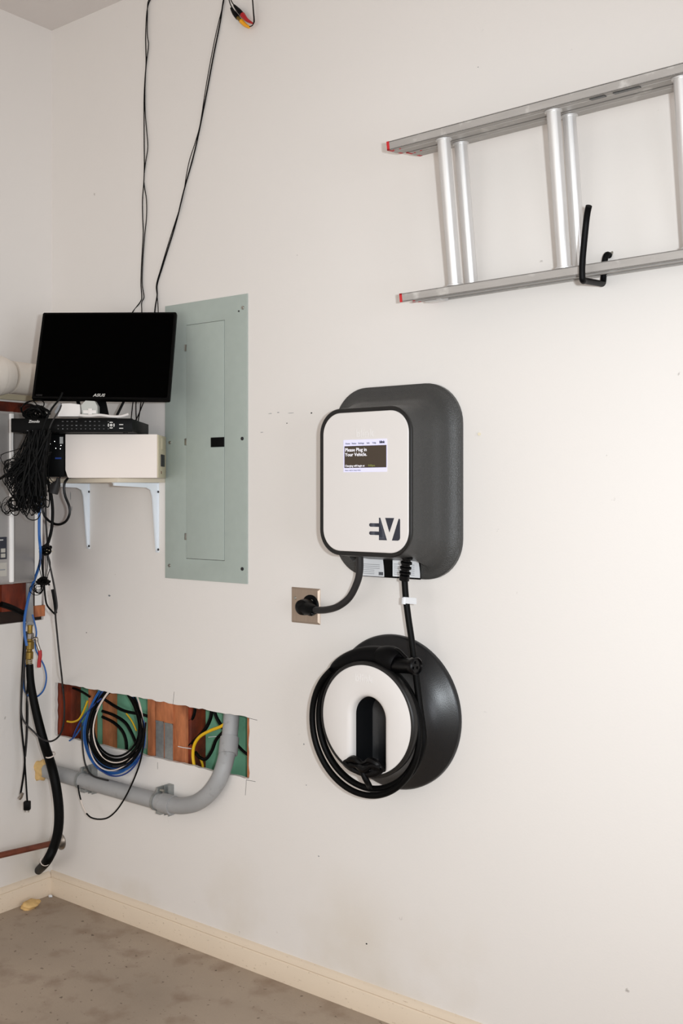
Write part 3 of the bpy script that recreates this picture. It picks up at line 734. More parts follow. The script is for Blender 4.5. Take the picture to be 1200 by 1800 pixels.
# things on the recorder
wd = 3.19
pk = thing('white_adapter', 'white plastic adapter box lying on the recorder below the monitor', 'adapter', DV(ur(120, wd), dz1_, wd))
R = []
for dd, i in ((wd, 0), (wd+.04, .0)):
    R.append([DV(ur(u, wd), vz(v, wd), dd) for u, v in ((101+i, 732), (140, 732), (141, 722), (140, 711), (124, 709), (109, 709.5))])
rings('body', R, 'white', pk)
part_label(rings('end_flap', [[DV(ur(u, wd), vz(v, wd), dd) for u, v in ((95, 724), (100, 731), (108, 712), (104, 708))] for dd in (wd+.005, wd+.03)], 'greyink', pk), 'grey end flap')
cp_ = thing('clear_case', 'cloudy clear plastic case with white clip next to the white adapter', 'plastic case', DV(ur(155, wd), dz1_, wd))
R = [[DV(ur(u, wd), vz(v, wd), dd) for u, v in ((144, 728), (171, 729), (171, 714), (166, 705), (150, 704), (142, 712))] for dd in (wd+.002, wd+.03)]
rings('shell', R, 'clear', cp_)
box('clip', (ur(146, wd), wd-.001, vz(727, wd)), (ur(169, wd), wd+.002, vz(721, wd)), 'white', cp_, .0008, FR)
box('clip', (ur(155, wd), wd-.002, vz(730, wd)), (ur(162, wd), wd+.002, vz(718, wd)), 'white', cp_, .0008, FR)
tag(tube('white_lead', PTS([(140, 730, 'D', 3.185), (158, 731, 'D', 3.183), (175, 729.5, 'D', 3.185), (195, 732, 'D', 3.185), (212, 732, 'D', 3.19), (226, 728, 'D', 3.19)]), .0042, 'white', None, 8),
    'short white lead lying along the front edge of the recorder top', 'lead')

# ================================================================ WATER HEATER AND PIPES ON THE LEFT
wh = thing('water_heater', 'silver-grey tankless water heater box at the left edge of the photo', 'water heater', (.12, -.5, 1.17))
hx1 = .235; y1 = -.229; y0 = -.70; zb, zt_ = 1.168, 1.7305; yc = -.337
prf = [(.0, y1-.012), (.10, y1-.006), (hx1-.045, y1-.001), (hx1-.020, y1-.0035), (hx1-.006, y1-.012), (hx1, y1-.026), (hx1+.001, yc+.016), (hx1+.006, yc+.009), (hx1+.0115, yc+.004), (hx1+.0115, yc+.000), (hx1+.0035, yc-.012), (hx1+.0030, yc-.016), (hx1+.003, yc-.030), (hx1+.003, y0), (0, y0)]
def hring(z, i=0): return [Vector((max(p[0]-i, 0.001), p[1]-(i if k_ < 6 else 0), z)) for k_, p in enumerate(prf)]
rings('cover', [hring(zb, .006), hring(zb+.006, .001), hring(zb+.016), hring(zt_-.016), hring(zt_-.006, .001), hring(zt_, .006)], 'heater', wh)
box('highlight_strip', (hx1-.001, yc-.010, zb+.006), (hx1+.0125, yc+.004, zt_-.006), 'strip', wh, .003)  # near-white strip paints in the highlight along the cover's fold
lm = lambda a, b, h: Vector((hx1+.0035+h, a, b))
yl = lambda u: L(u, 960, hx1+.004).y; zl = lambda v, u=6: L(u, v, hx1+.004).z
cpn = part_label(plate('control_panel', [rect(yl(-30), yl(11.5), zl(983), zl(944))], .002, lm, 'ink', wh, .0005), 'dark control panel with grey keys')
for v0, v1 in ((964, 971), (973, 980)):
    for u0, u1 in ((1, 8.5), (-9, -1), (-20, -12)):
        plate('key', [rect(yl(u0), yl(u1), zl(v1), zl(v0))], .0015, lambda a, b, h: lm(a, b, h+.002), 'keys', cpn)
plate('key', [rect(yl(-8), yl(5), zl(950), zl(948))], .0006, lambda a, b, h: lm(a, b, h+.002), 'silver', cpn)
plate('rating_label', [rect(yl(-30), yl(12), zl(1013), zl(989))], .0006, lm, 'keys', wh)
plate('print_lines', [rect(yl(-20), yl(9), zl(1002.5), zl(1000.5))], .0004, lambda a, b, h: lm(a, b, h+.0007), 'greyink', wh)
# cream ledge over the opening
tag(box('wood_ledge', (.0003, -.95, 1.792), (.018, -.075, 1.812), 'cream2', None, .002), 'cream painted wood strip on the left wall under the white vent pipe', 'wood strip')
# white vent pipe
vp = thing('vent_pipe', 'white plastic vent pipe with ribbed collar passing behind the monitor', 'pipe', (.11, -.4, 1.78))
vc = Vector((.11, 0, 1.856))
tube('pipe_run', [vc+Vector((0, -.0005, 0)), vc+Vector((0, -.25, .004))], .055, 'whitepvc', vp, 40, sm=False)
lathe('collar', vc+Vector((0, -.262, .004)), (0, -1, 0), [(-.004, .050), (0, .056), (.010, .0575), (.011, .0605), (.020, .0610), (.021, .0640), (.032, .0645), (.033, .0675), (.046, .068), (.047, .0705), (.5, .0710)], 'whitepvc', vp, 44)
# copper pipe along the bottom of the left wall
cpipe = thing('copper_pipe', 'reddish copper pipe low along the left wall ending in a round flange', 'pipe', (.05, -.3, .66))
fc = W(107, 1479, .0); fc.x = .052
s0 = L(0, 1503.5, .052); e_ = Vector((.052, -.002, fc.z))
dirv = (s0-e_)
tube('pipe_run', [e_, e_+dirv*2.6], .0105, 'copper', cpipe, 16, sm=False)
lathe('wall_flange', (.052, 0, fc.z), (0, -1, 0), [(0, .030), (.003, .030), (.009, .022), (.012, .014), (.020, .013)], 'chrome', cpipe, 28)

# ================================================================ CONDUIT
cd = thing('conduit', 'grey plastic conduit running low on the wall and sweeping up into the cut-out', 'conduit', (.4, -.04, .44))
r = .0265; off = .040
za = W(70, 1340, off).z; q0 = Vector((.0, -off, .4895)); q1 = W(296, 1413.5, off)
q0.z = q1.z+(W(110, 1362, off).z-q1.z)/(W(296, 0, off).x-W(110, 0, off).x)*(q1.x-q0.x)
tube('straight_run', [q0, q1], r, 'pvc', cd, 28, sm=False)
q2 = W(322, 1416, off); dirn = (q1-q0).normalized()
tube('coupling', [q1-dirn*.028, q1+dirn*.022], r+.0045, 'pvc', cd, 28, sm=False)
xe = W(405, 1290, -.028).x
sweep = [q1+dirn*.01, q2, W(345, 1411, .040), W(366, 1396, .038), W(383, 1373, .032), W(393, 1348, .018), W(399, 1325, -.004), W(402, 1305, -.022)]
tube('elbow', sweep, r, 'pvc', cd, 28, n=8)
c0 = W(400.5, 1326, -.004); c1_ = W(403.5, 1297, -.028); 
tube('coupling', [c0, c1_], r+.004, 'pvc', cd, 28, sm=False)
tube('riser', [W(403, 1300, -.026), W(406.5, 1262, -.042), W(408, 1215, -.045)], r-.001, 'pvc', cd, 28, n=4)
def strap(u, lab):
    c = W(u, 0, off); t = (c.x-q0.x)/(q1.x-q0.x); c = q0.lerp(q1, t)
    s = thing('pipe_strap', lab, 'clamp', (c.x, 0, c.z-.04), 'conduit straps')
    lathe('clamp_band', c-dirn*.010, dirn, [(0, r+.0002), (0, r+.004), (.003, r+.0035), (.007, r+.0035), (.010, r+.004), (.010, r+.0002)], 'galv', s, 28, (False, False))
    x = c.x+.020
    boxes('strut_channel', [((x-.010, -.014, c.z-.048), (x+.012, -.0003, c.z+.052)), ((x-.010, -.024, c.z-.048), (x-.007, -.014, c.z+.052)), ((x+.009, -.024, c.z-.048), (x+.012, -.014, c.z+.052))], 'galv', s)
    tube('clamp_bolt', [Vector((c.x+.004, -off+.006, c.z+.036)), Vector((c.x+.022, -off+.006, c.z+.036))], .005, 'zinc', s, 8, sm=False)
    boxes('clamp_ear', [((c.x-.006, -off-.004, c.z+.026), (c.x+.001, -.012, c.z+.046)), ((c.x-.006, -off-.006, c.z-.040), (c.x+.018, -.012, c.z-.028))], 'galv', s)
strap(145, 'galvanised pipe strap below the blue cable coil')
strap(278, 'galvanised pipe strap beside the elbow coupling')
def blob(name, c, rad, m, sq, seed, lab, cat):
    random.seed(seed); bm = bmesh.new(); bmesh.ops.create_icosphere(bm, subdivisions=3, radius=1)
    ph = [random.uniform(0, 6) for _ in range(6)]
    for v in bm.verts:
        p = v.co; k_ = 1+.10*math.sin(3*p.x+ph[0])*math.cos(4*p.y+ph[1])+.13*math.sin(5*p.z+ph[2]+3*p.x)+.08*math.sin(9*p.y+ph[3])
        v.co = Vector(c)+Vector((p.x*rad*sq[0]*k_, p.y*rad*sq[1]*k_, p.z*rad*sq[2]*k_))
    me = bpy.data.meshes.new(name); bm.to_mesh(me); bm.free()
    return tag(fin(name, me, m, None, True, False), lab, cat)
fb = L(73, 1344, .012)
blob('foam_plug', (.006, q0.y-.008, q0.z+.004), .034, 'foam', (.85, .9, 1.1), 2, 'tan spray foam collar where the grey conduit enters the left wall', 'foam')
ff = L(58, 1581, .03)
blob('foam_scrap', (.055, ff.y-.03, .011), .024, 'foam', (1.0, 1.5, .62), 5, 'broken tan foam scrap on the floor against the left baseboard', 'foam scrap')
blob('floor_crumb', (.032, -.03, .0045), .008, 'paper', (1, .8, .6), 9, 'tiny white crumb on the floor in the corner', 'crumb')

# ================================================================ CABLES
GR = {'thin_lead': 'thin black leads at the monitor', 'black_cable': 'black cables hanging in the corner', 'blue_cable': 'blue cables on the left', 'cavity_wire': 'black wires inside the wall cut-out', 'yellow_wire': 'yellow wires inside the wall cut-out', 'wire_tie': 'pale wire tie tails', 'slanting_lead': 'leads slanting over the recorder'}
def cab(name, pts, r, m, lab, cat='cable', group=None, seg=8, n=6):
    group = group or GR.get(name)
    return tag(tube(name, PTS(pts), r, m, None, seg, n=n), lab, cat, group)
def Wp(l, off): return [(a, b, 'W', off) for a, b in l]
def Lp(l, off): return [(a, b, 'L', off) for a, b in l]
def Dp(l, d): return [(a, b, 'D', d) for a, b in l]
# two pairs of thin leads coming down from the ceiling
def wig(x0, y0, x1, y1, amp, ph, n=18, bow=0):
    out = []
    for k_ in range(n+1):
        t = k_/n; out.append((x0+(x1-x0)*t+amp*math.sin(ph+t*17+math.sin(t*9+ph))+bow*math.sin(t*math.pi), y0+(y1-y0)*t))
    return out
cab('thin_lead', Wp([(268, -6), (262, 4), (258, 22), (256, 60)], .006)+Wp(wig(256, 80, 249, 500, 1.2, 0, 14), .006)+Wp([(249, 520), (247, 530), (232, 550)], .006)+Dp([(214, 580), (205, 640)], 3.42), .0018, 'rubber', 'left-hand thin black lead of the upright pair above the monitor', 'lead')
cab('thin_lead', Wp([(266, -6), (260, 4), (259, 24), (259, 60)], .009)+Wp(wig(259, 80, 253, 500, 3.2, 1.5, 14), .006)+Wp([(253, 522), (249, 532), (249, 552), (247, 600)], .006), .0016, 'rubber', 'wavier right-hand thin lead of the upright pair above the monitor', 'lead')
cab('thin_lead', Wp([(395, -8)]+wig(392, 4, 277, 500, .8, 0, 16, 10)+[(276, 520), (272, 548), (268, 620)], .006), .0022, 'rubber', 'thicker black lead of the slanting pair above the panel', 'lead')
cab('thin_lead', Wp([(393, -8)]+wig(391, 4, 277, 500, 2.2, 1.2, 18, 8)+[(276, 520), (278, 548), (276, 620)], .009), .0014, 'rubber', 'thinner twisting lead of the slanting pair above the panel', 'lead')
# the plugged audio video connectors at the top
av = thing('video_connector_pair', 'red and yellow plugged video connectors dangling on thin wires at the top', 'connector', W(420, 45, .02))
a1 = [W(401, -6, .02), W(405, 8, .02), W(411, 18, .02)]; a2 = [W(403, -6, .024), W(409, 6, .024), W(416, 12, .024)]
tube('wire', a1, .0016, 'rubber', av, 6); tube('wire', a2, .0016, 'rubber', av, 6)
part_label(tube('black_plug', [W(406, 14, .02), W(411, 22, .02), W(418, 31, .02)], .006, 'black', av, 12, rf=lambda t: .003+.0045*min(1, t*1.6)), 'black lower plug')
part_label(tube('black_plug', [W(411, 9, .024), W(418, 17, .024), W(426, 26, .024)], .006, 'black', av, 12, rf=lambda t: .003+.0045*min(1, t*1.6)), 'black upper plug')
tube('metal_ring', [W(417.5, 30.5, .02), W(424, 37, .02)], .006, 'brass', av, 12, sm=False)
part_label(tube('yellow_plug', [W(424, 37, .02), W(431, 44, .02), W(438, 48, .02)], .006, 'yellowdk', av, 12, rf=lambda t: .0075-.0035*t), 'yellow plug')
part_label(tube('red_plug', [W(426, 26, .024), W(434, 35, .024), W(444, 41, .024)], .006, 'red', av, 12, rf=lambda t: .0085-.006*t), 'red plug')
tube('wire', [W(436, 47, .02), W(443, 45, .02), W(446, 38, .02), W(445, 20, .02), W(443, -8, .02)], .0015, 'rubber', av, 6)
tube('wire', [W(443, 41, .024), W(447, 38, .022), W(445.5, 18, .022), W(443.6, -8, .022)], .0014, 'rubber', av, 6)
# leads dropping behind the monitor foot to the recorder
cab('monitor_cable', Dp([(228, 690, ), (219, 703), (211, 719), (203, 735)], 3.38), .0042, 'rubber', 'black monitor cable slanting down behind the recorder')
for i, (pp, lab) in enumerate((([(238, 690), (234, 705), (232, 722), (230, 742), (229, 756)], 'first thin lead right of the monitor cable'),
        ([(240, 690), (239, 706), (239, 724), (240, 742), (241, 756)], 'middle thin lead dropping behind the recorder'),
        ([(252, 690), (248, 706), (246, 722), (243, 740), (242, 756)], 'thin lead nearest the panel dropping behind the recorder'),
        ([(260, 690), (252, 708), (244, 728), (237, 742), (232, 756)], 'thin lead crossing the others behind the recorder'))):
    cab('thin_lead', Wp(pp, .012+.004*i), .0017, 'rubber', lab, 'lead')
# tangle on the left end of the recorder
random.seed(11)
def loops(n, c0_, rx_, rz_, d0, d1_, jit, r0, r1):
    out = []
    for i in range(n):
        cu_, cv_ = c0_[0]+random.uniform(-jit[0], jit[0]), c0_[1]+random.uniform(-jit[1], jit[1])
        a_, b_ = rx_*random.uniform(.5, 1.15), rz_*random.uniform(.5, 1.15); rot = random.uniform(-.5, .5); dd = random.uniform(d0, d1_); s_ = random.uniform(0, 6.28); sp_ = random.uniform(4.2, 6.6)
        P = []
        for k_ in range(11):
            an = s_+sp_*k_/10; x = a_*math.cos(an); y = b_*math.sin(an)
            P.append(D(cu_+x*math.cos(rot)-y*math.sin(rot), cv_+x*math.sin(rot)+y*math.cos(rot), dd+.012*math.sin(an*1.3+i)))
        out.append((P, random.uniform(r0, r1)))
    return out
tl_ = loops(26, (62, 728), 18, 12, 3.185, 3.26, (8, 5), .0016, .0026)
tl_ += loops(3, (58, 718), 20, 16, 3.19, 3.22, (3, 3), .0016, .002)
tg = tubes('cable_tangle', tl_, 'rubber', None, 6, 4); tag(tg, 'small black cable tangle heaped on the left end of the recorder', 'cable tangle', None, 'stuff')
cab('slanting_lead', Dp([(110, 690), (104, 702), (92, 717), (84, 731), (78, 745), (70, 770), (64, 800)], 3.15), .0030, 'rubber', 'black lead slanting from under the monitor down over the recorder')
cab('slanting_lead', Dp([(108, 712), (104, 722), (96, 734), (88, 750), (82, 775), (80, 840)], 3.16), .0022, 'greyrub', 'grey lead running past the white adapter down over the recorder')
# big hanging bundle of thin leads in front of the heater
random.seed(21); hb = []
for i in range(120):
    u0 = random.uniform(46, 88); v0 = random.uniform(756, 800); d0 = random.uniform(3.14, 3.24)
    end = random.random(); u1 = 8+66*end+random.uniform(-6, 6); v1 = (846+52*min(1, end*1.8))+random.uniform(-34, 8)
    if u1 > 66: v1 -= 14
    P = [(u0, v0), (u0*.6+u1*.4+random.uniform(-6, 6), v0*.55+v1*.45), (u1-random.uniform(0, 5), v1-18), (u1+random.uniform(0, 3), v1), (u1+random.uniform(5, 10), v1-random.uniform(2, 10)), (u0*.5+u1*.5+random.uniform(0, 10), v0*.5+v1*.5-6), (u0+random.uniform(-2, 5), v0-4)]
    hb.append((PTS(Dp(P, d0)), random.uniform(.0011, .0021)))
for i in range(110):
    u0 = random.uniform(50, 92); u1 = random.uniform(38, 80); d0 = random.uniform(3.14, 3.26)
    hb.append((PTS(Dp([(u0, 756), ((u0+u1)/2+random.uniform(-4, 4), 800), (u1, 848), (u1+random.uniform(-4, 4), 872)], d0)), random.uniform(.002, .0036)))
hb += loops(16, (38, 885), 12, 13, 3.15, 3.2, (16, 9), .0012, .0018)
hb += loops(7, (12, 888), 9, 14, 3.18, 3.22, (7, 5), .0008, .0011)
hb.append((PTS(Dp([(40, 893), (46, 908), (55, 914), (66, 912), (72, 900)], 3.16)), .0017))
hb.append((PTS(Dp([(0, 842), (14, 832), (30, 815), (44, 795), (60, 770)], 3.18)), .0040))
hb.append((PTS(Dp([(-10, 846), (8, 838), (24, 818), (30, 800), (44, 772)], 3.2)), .0016))
hb.append((PTS(Dp([(24, 757), (24, 790), (28, 815), (36, 840)], 3.2)), .0010))
tag(tubes('hanging_lead_bundle', hb, 'rubber', None, 5, 4), 'big ragged bundle of thin black leads hanging in front of the heater', 'cable bundle', None, 'stuff')
# dark grey plug hanging under the black box
gp = thing('hanging_plug', 'dark grey moulded plug hanging between the bundle and the left bracket', 'plug', D(95, 872, 3.3))
R = []
for (u, v, w_) in ((103, 840, 2.5), (102, 846, 4), (98, 852, 8.5), (94, 862, 9.5), (92, 867, 9.5)):
    R.append([DV(ur(u, 3.3)+w_/F*3.3*math.cos(a), vz(v, 3.3)+w_/F*1.2*math.cos(a)*-.8, 3.3+.014*math.sin(a)) for a in [2*math.pi*k_/16 for k_ in range(16)]])
rings('plug_body', R, 'greyrub', gp)
tubes('wire', [(PTS(Dp([(82, 842), (88, 848), (94, 851)], 3.3)), .0014), (PTS(Dp([(86, 838), (92, 846), (99, 848)], 3.3)), .0014), (PTS(Dp([(103, 842), (106, 838), (104, 830)], 3.3)), .002)], 'rubber', gp)
# vertical cables down the corner
cab('blue_cable', Dp([(78, 842), (75, 855), (71, 878), (69, 905), (69, 940), (71, 968)], 3.36)+Dp([(70, 990), (62, 1015), (53, 1040), (47, 1065), (43, 1090), (43, 1112), (47, 1135)], 3.5), .0046, 'bluepl', 'thick blue cable running down beside the right edge of the heater')
cab('blue_cable', Dp([(57, 1080), (61, 1095), (64, 1112), (62, 1128), (63, 1142), (70, 1156), (78, 1172), (81.5, 1192), (77, 1212), (66, 1224), (54, 1225), (44, 1216), (41, 1200), (41, 1182), (47, 1164)], 3.62), .0028, 'bluepl', 'thinner blue cable making a loop round the black hose')
cab('black_cable', Dp([(78, 770), (79, 820), (80, 870), (80.5, 915), (83, 950), (84.5, 978), (90, 1005), (96, 1035), (100, 1065), (97.5, 1080)], 3.42)+Dp([(100, 1110), (104, 1150), (108, 1185)], 3.5)+Wp([(110, 1205)], .02)+Wp([(113, 1235), (112, 1270), (105, 1292)], .03)+Dp([(90, 1303), (72, 1298), (58, 1285), (45, 1272), (38, 1256), (38, 1225), (42, 1170), (46, 1110)], 3.58), .0031, 'greyrub', 'long thin dark cord crossing the corner and dipping through the cut-out')
cab('black_cable', Dp([(84, 845), (90, 872), (92.5, 900), (90.5, 930), (85, 952), (79, 964)], 3.40), .0052, 'rubber', 'thick black cord bowing right beside the blue cable')
cab('black_cable', Dp([(124, 838), (115, 846), (112.5, 858), (115, 873), (121.5, 890), (122, 904), (115, 917), (102, 922), (88, 917), (78, 906), (74, 890), (76, 862)], 3.42), .0042, 'gloss', 'glossy black cord looping down below the left shelf bracket')
cab('black_cable', Dp([(75, 965), (74, 990), (77, 1020), (79, 1045), (82, 1062), (89, 1072), (97, 1080)], 3.46), .0030, 'rubber', 'black cord rejoining the long cord in a teardrop under the knots')
cab('black_cable', Dp([(92, 1036), (95, 1052), (97, 1066), (98, 1078)], 3.43), .0050, 'rubber', 'short thick sleeve where two black cords meet')
random.seed(5)
kn = loops(16, (79, 966), 8, 7, 3.40, 3.46, (3, 3), .002, .0034); tag(tubes('cable_knot', kn, 'rubber', None, 6, 4), 'upper knot of black cord and wire ties beside the heater', 'knot', None, 'stuff')
kn = loops(18, (76, 1021), 9, 5, 3.42, 3.48, (4, 3), .002, .0034)
kn.append((PTS(Dp([(78, 1021), (84, 1025), (87, 1029)], 3.44)), .003))
tag(tubes('cable_knot', kn, 'rubber', None, 6, 4), 'lower knot of black cord below the heater corner', 'knot', None, 'stuff')
cab('wire_tie', Dp([(82, 966), (88, 968), (94, 970)], 3.40), .0012, 'cream2', 'pale wire tie tail sticking out of the upper knot', 'tie')
cab('wire_tie', Dp([(81, 971), (87, 973)], 3.40), .0010, 'cream2', 'shorter pale tie tail just under the upper knot', 'tie')
kn = loops(7, (66, 1035), 10, 8, 3.44, 3.5, (3, 4), .0010, .0014); tag(tubes('thin_wire_loops', kn, 'rubber', None, 5, 5), 'thin loose wire loops between the lower knot and the blue cable', 'wire loops', None, 'stuff')
tie = [(PTS(Dp([(73+q*2, 972), (70+q*3.4+random.uniform(-2, 2), 993), (74+q*1.5, 1018)], 3.45)), .0014) for q in range(6)]
tag(tubes('thin_wire_run', tie, 'rubber', None, 5, 5), 'several thin black wires strung between the two knots', 'wires', None, 'stuff')
# cords with plugs hanging at the left
cab('black_cable', Dp([(44, 1095), (41, 1150), (38, 1210), (37, 1262), (40, 1300), (43.5, 1335), (41, 1365), (36, 1396)], 3.60), .0036, 'rubber', 'black cord hanging down the left wall to a bare end')
lo = thing('plug_lead', 'black cord ending in a small moulded plug low on the left wall', 'cord', D(47, 1424, 3.62))
tube('wire', PTS(Dp([(53, 1120), (50, 1170), (47, 1230), (46.5, 1290), (43.5, 1330), (45.5, 1370), (48, 1410)], 3.62)), .0030, 'rubber', lo, 8)
box('plug_body', (ur(42, 3.62), 3.61, vz(1424, 3.62)), (ur(53.5, 3.62), 3.63, vz(1408, 3.62)), 'black', lo, .004, FR)
for u in (44.5, 50.5): box('prong', (ur(u-.8, 3.62), 3.617, vz(1427.5, 3.62)), (ur(u+.8, 3.62), 3.622, vz(1423, 3.62)), 'zinc', lo, 0, FR)
tag(tube('cord_tip', PTS(Dp([(39, 1394), (37, 1400), (34, 1404)], 3.59)), .0065, 'chrome', None, 10), 'metal and black jack at the end of the left hanging cord', 'jack')
cab('black_cable', Dp([(47, 1110), (44, 1160), (43.5, 1205), (49, 1240), (48, 1290), (45, 1330)], 3.59), .0022, 'greyrub', 'thin grey cord hanging between the plug cord and the hose')
# black ribbed hose
hsn = thing('drain_hose', 'fat black hose hanging from the fittings to the bottom of the left wall', 'hose', D(65, 1535, 3.72))
HP = PTS(Dp([(52, 1168), (54, 1200), (60, 1235), (68, 1270), (78, 1308)], 3.60)+Dp([(90, 1345), (99, 1385), (103.5, 1425), (102, 1460), (94, 1490), (82, 1514)], 3.63))+[L(68, 1530, .004)]
tube('hose_run', HP, .0165, 'rubber', hsn, 18, n=6, rf=lambda t: .0125+.0042*min(1, t*2.2) if t < .9 else .0167-.02*(t-.9))
for i, (u, v, d) in enumerate(((88, 1326, 3.61), (80, 1513, 3.62))):
    c = D(u, v, d); ax_ = (D(90, 1345, 3.63)-D(78, 1308, 3.6)).normalized() if i == 0 else (L(68, 1530, .004)-D(82, 1514, 3.63)).normalized()
    lathe('cable_tie', c, ax_, [(0, .0160), (0, .0178), (.004, .0178), (.004, .0160)], 'whitecab', hsn, 24, (False, False))
sp_ = [D(52+1.2*math.sin(k_*1.0)+3.4*math.cos(k_*1.57), 1157+k_*.55, 3.585+.014*math.sin(k_*1.57)) for k_ in range(28)]
# fittings: brass, ribs, clamp spring
ft = thing('brass_fitting', 'brass water fitting with grey couplings above the black hose', 'fitting', D(51, 1170, 3.62))
f0, f1 = D(51, 1168, 3.62), D(53, 1095, 3.62); axf = f1-f0; Lf = axf.length
lathe('fitting_body', f0, axf, [(0, .011), (Lf*.12, .011), (Lf*.14, .014), (Lf*.30, .014), (Lf*.32, .010), (Lf*.36, .010), (Lf*.38, .0155), (Lf*.55, .0155), (Lf*.57, .011), (Lf*.7, .012), (Lf*.72, .009), (Lf*.95, .009)], 'brass', ft, 20)
part_label(lathe('coupling_nut', f0.lerp(f1, .62), axf, [(0, .012), (.001, .014), (.018, .014), (.020, .012)], 'chrome', ft, 12), 'dull chrome nut')
part_label(tube('spring_clamp', [D(52+3.6*math.cos(k_*.9), 1159+k_*.42, 3.61+.0125*math.sin(k_*.9)-.006) for k_ in range(36)], .0011, 'silver', ft, 6, n=2), 'silver wire spring clamp')
vh = thing('valve_handle', 'red dipped lever handle of a valve beside the brass fitting', 'valve handle', D(66, 1176, 3.58))
tube('lever', PTS(Dp([(58, 1124), (64, 1122), (65, 1130), (69, 1142), (71, 1150)], 3.60)), .0055, 'chrome', vh, 10)
part_label(tube('grip', PTS(Dp([(70, 1143), (70.5, 1153), (69, 1163), (68.5, 1173)], 3.60)), .0066, 'red', vh, 12), 'red grip')
tag(tube('supply_pipe', PTS([(52, 1024, 'L', .02), (52, 1060, 'L', .02), (53, 1098, 'D', 3.62)]), .013, 'pvc', None, 14), 'grey pipe stub coming down from the heater to the fitting', 'pipe')
tag(tube('supply_pipe', [L(2, 1062, .03), L(20, 1068, .03), L(40, 1078, .03), L(50, 1085, .03)], .010, 'rubber', None, 12), 'dark pipe crossing the wood opening under the heater', 'pipe')

# ---------------------------------------------------------------- blue, black and white coils in the cut-out
def coil(name, spec_, r, m, lab, grp=None):
    """one continuous spiral; spec_: list of loops (centre u, v, half width, half height, off) all hung from the top"""
    P = []
    for i, (cu_, cv_, a_, b_, of_, lean_) in enumerate(spec_):
        nx = spec_[min(i+1, len(spec_)-1)]
        for k_ in range(14):
            t = k_/14; an = math.pi/2+2*math.pi*t
            f = lambda q: spec_[i][q]*(1-t)+nx[q]*t
            x = f(2)*math.cos(an); y = -f(3)*math.sin(an)
            s_ = max(0, math.sin(an)); of2 = f(4)*(1-s_)+(-.034)*s_
            yy = y*(1.22 if y < 0 else 1)
            P.append(W(f(0)+x*(1-.22*s_)+f(5)*y, f(1)+yy+x*.16, of2))
    return tag(tube(name, P, r, m, None, 7, n=4), lab, 'cable', grp)
coil('network_cable_coil', [(200, 1288, 54, 78, .030, -.10), (202, 1285, 49, 70, .034, -.10), (198, 1282, 52, 66, .030, -.16), (204, 1290, 54, 76, .028, -.06), (203, 1280, 47, 62, .036, -.10), (200, 1286, 50, 72, .026, -.12)], .0028, 'bluepl', 'bright blue network cable coiled in many loops in the wall cut-out')
coil('network_cable_coil', [(203, 1284, 50, 68, .040, -.12), (206, 1278, 44, 60, .036, -.08), (205, 1276, 42, 57, .042, -.1), (204, 1290, 50, 74, .038, -.08)], .0026, 'bluedk', 'darker blue network cable wound among the black loops of the coil')
coil('black_cable_coil', [(204, 1281, 48, 62, .050, -.12), (206, 1279, 44, 58, .046, -.12), (207, 1277, 41, 55, .052, -.10), (204, 1283, 49, 65, .044, -.14), (205, 1281, 46, 60, .056, -.1), (206, 1278, 43, 56, .058, -.1), (202, 1284, 51, 66, .040, -.12), (205, 1276, 40, 53, .046, -.1)], .0036, 'rubber', 'thick black cable coiled in the middle of the blue loops')
coil('black_cable_coil', [(203, 1286, 52, 72, .034, -.08), (204, 1282, 49, 66, .060, -.12)], .0024, 'rubber', 'thin black cable on the outside of the coil')
coil('white_cable_coil', [(207, 1272, 40, 53, .064, -.12), (205, 1284, 46, 70, .052, -.22)], .0023, 'whitecab', 'white cable making two loops over the front of the black coil')
cab('blue_cable', Wp([(178, 1228), (160, 1245), (145, 1262), (134, 1282), (128, 1298)], .012), .0030, 'bluedk', 'blue cable leaving the coil towards the lower left of the cut-out')
cab('blue_cable', Wp([(168, 1240), (152, 1262), (142, 1280), (132, 1294), (122, 1302)], .006), .0030, 'bluepl', 'second blue cable crossing to the lower left corner of the cut-out')
tlp = thing('coil_tail', 'thin black tail looping from the coil below the grey conduit, part wrapped white', 'cable', W(180, 1440, .03))
tube('wire', PTS(Wp([(256, 1270), (252, 1310), (246, 1340), (236, 1368), (222, 1398), (206, 1423), (190, 1437), (174, 1440), (160, 1437), (152, 1430)], .075)), .0027, 'rubber', tlp, 8)
part_label(tube('white_wrap', PTS(Wp([(152, 1430), (146, 1418), (142, 1406)], .072)), .0022, 'whitecab', tlp, 8), 'white wrapped stretch')
tube('wire', PTS(Wp([(142, 1406), (139, 1394), (137, 1380)], .072)), .0027, 'rubber', tlp, 8)
tag(tube('flat_cable', PTS(Wp([(143, 1270), (145, 1310), (149, 1340), (157, 1358), (168, 1366), (190, 1372)], .05)), .003, 'greyrub', None, 8), 'dark cable hanging on the left outside of the coil', 'cable')
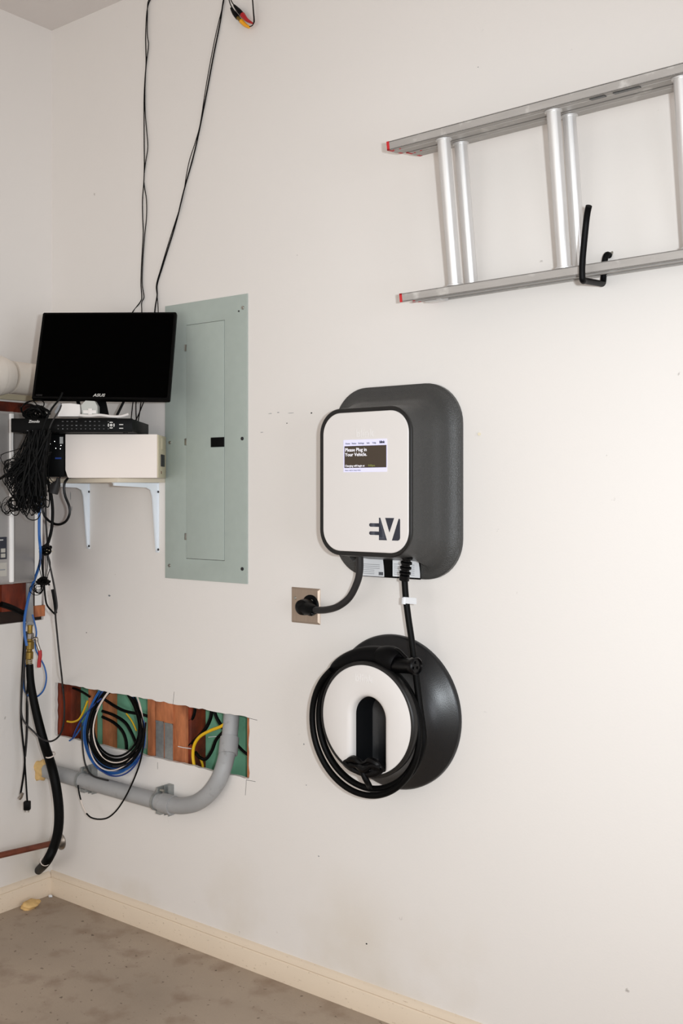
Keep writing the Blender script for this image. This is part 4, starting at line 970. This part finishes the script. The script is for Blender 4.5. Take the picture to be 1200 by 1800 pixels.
# wiring inside the cavity
inn = -.045
for pts, r_2, lab in (
    ([(112, 1208), (130, 1210), (146, 1217), (158, 1225)], .0042, 'black wire at the top left of the cut-out cavity'),
    ([(185, 1230), (200, 1240), (220, 1250), (250, 1256), (262, 1260)], .0055, 'upper black wire seen through the coil'),
    ([(180, 1250), (200, 1257), (220, 1270), (232, 1290), (240, 1310)], .0055, 'middle black wire seen through the coil'),
    ([(180, 1260), (200, 1270), (215, 1285), (222, 1305), (222, 1330)], .0055, 'lower black wire seen through the coil'),
    ([(343, 1235), (342, 1252), (337, 1264), (327, 1268)], .0052, 'short black wire by the brown stud in the cut-out'),
    ([(371, 1238), (371, 1258), (363, 1278), (350, 1294), (335, 1308), (322, 1322), (312, 1340)], .0060, 'long black wire crossing in front of the yellow one'),
    ([(374, 1240), (380, 1260), (389, 1276), (393, 1285), (380, 1300), (372, 1320), (362, 1334), (352, 1332), (343, 1322)], .0056, 'black wire kinked beside the grey conduit'),
    ([(414, 1306), (425, 1318), (438, 1328), (450, 1332)], .0045, 'short black wire right of the grey conduit')):
    cab('cavity_wire', Wp(pts, -.035 if pts[0][0] > 300 else -.06), r_2, 'rubber', lab, 'wire')
cab('yellow_wire', Wp([(400, 1268), (388, 1277), (370, 1284), (352, 1294), (342, 1308), (339, 1325), (341, 1345), (346, 1365)], -.022), .0052, 'yellow', 'bright yellow wire arching through the right half of the cut-out', 'wire')
cab('yellow_wire', Wp([(350, 1328), (356, 1345), (356, 1362)], -.06), .0040, 'yellow', 'short yellow wire deep behind the arching one', 'wire')
cab('yellow_wire', Wp([(154, 1232), (147, 1250), (139, 1264), (128, 1269), (118, 1268)], -.02), .0036, 'yellow', 'yellow wire left of the blue coil', 'wire')
cab('yellow_wire', Wp([(222, 1254), (232, 1268), (240, 1285)], -.07), .0028, 'yellow', 'faint yellow wire seen inside the coil', 'wire')
cab('pale_wire', Wp([(366, 1296), (374, 1295), (384, 1294), (390, 1288)], -.05), .0010, 'paper', 'hair-thin pale wire by the yellow arch', 'wire')
cab('pale_wire', Wp([(313, 1312), (322, 1314), (336, 1316)], -.012), .0012, 'paper', 'pale cable staple on the brown stud', 'staple')
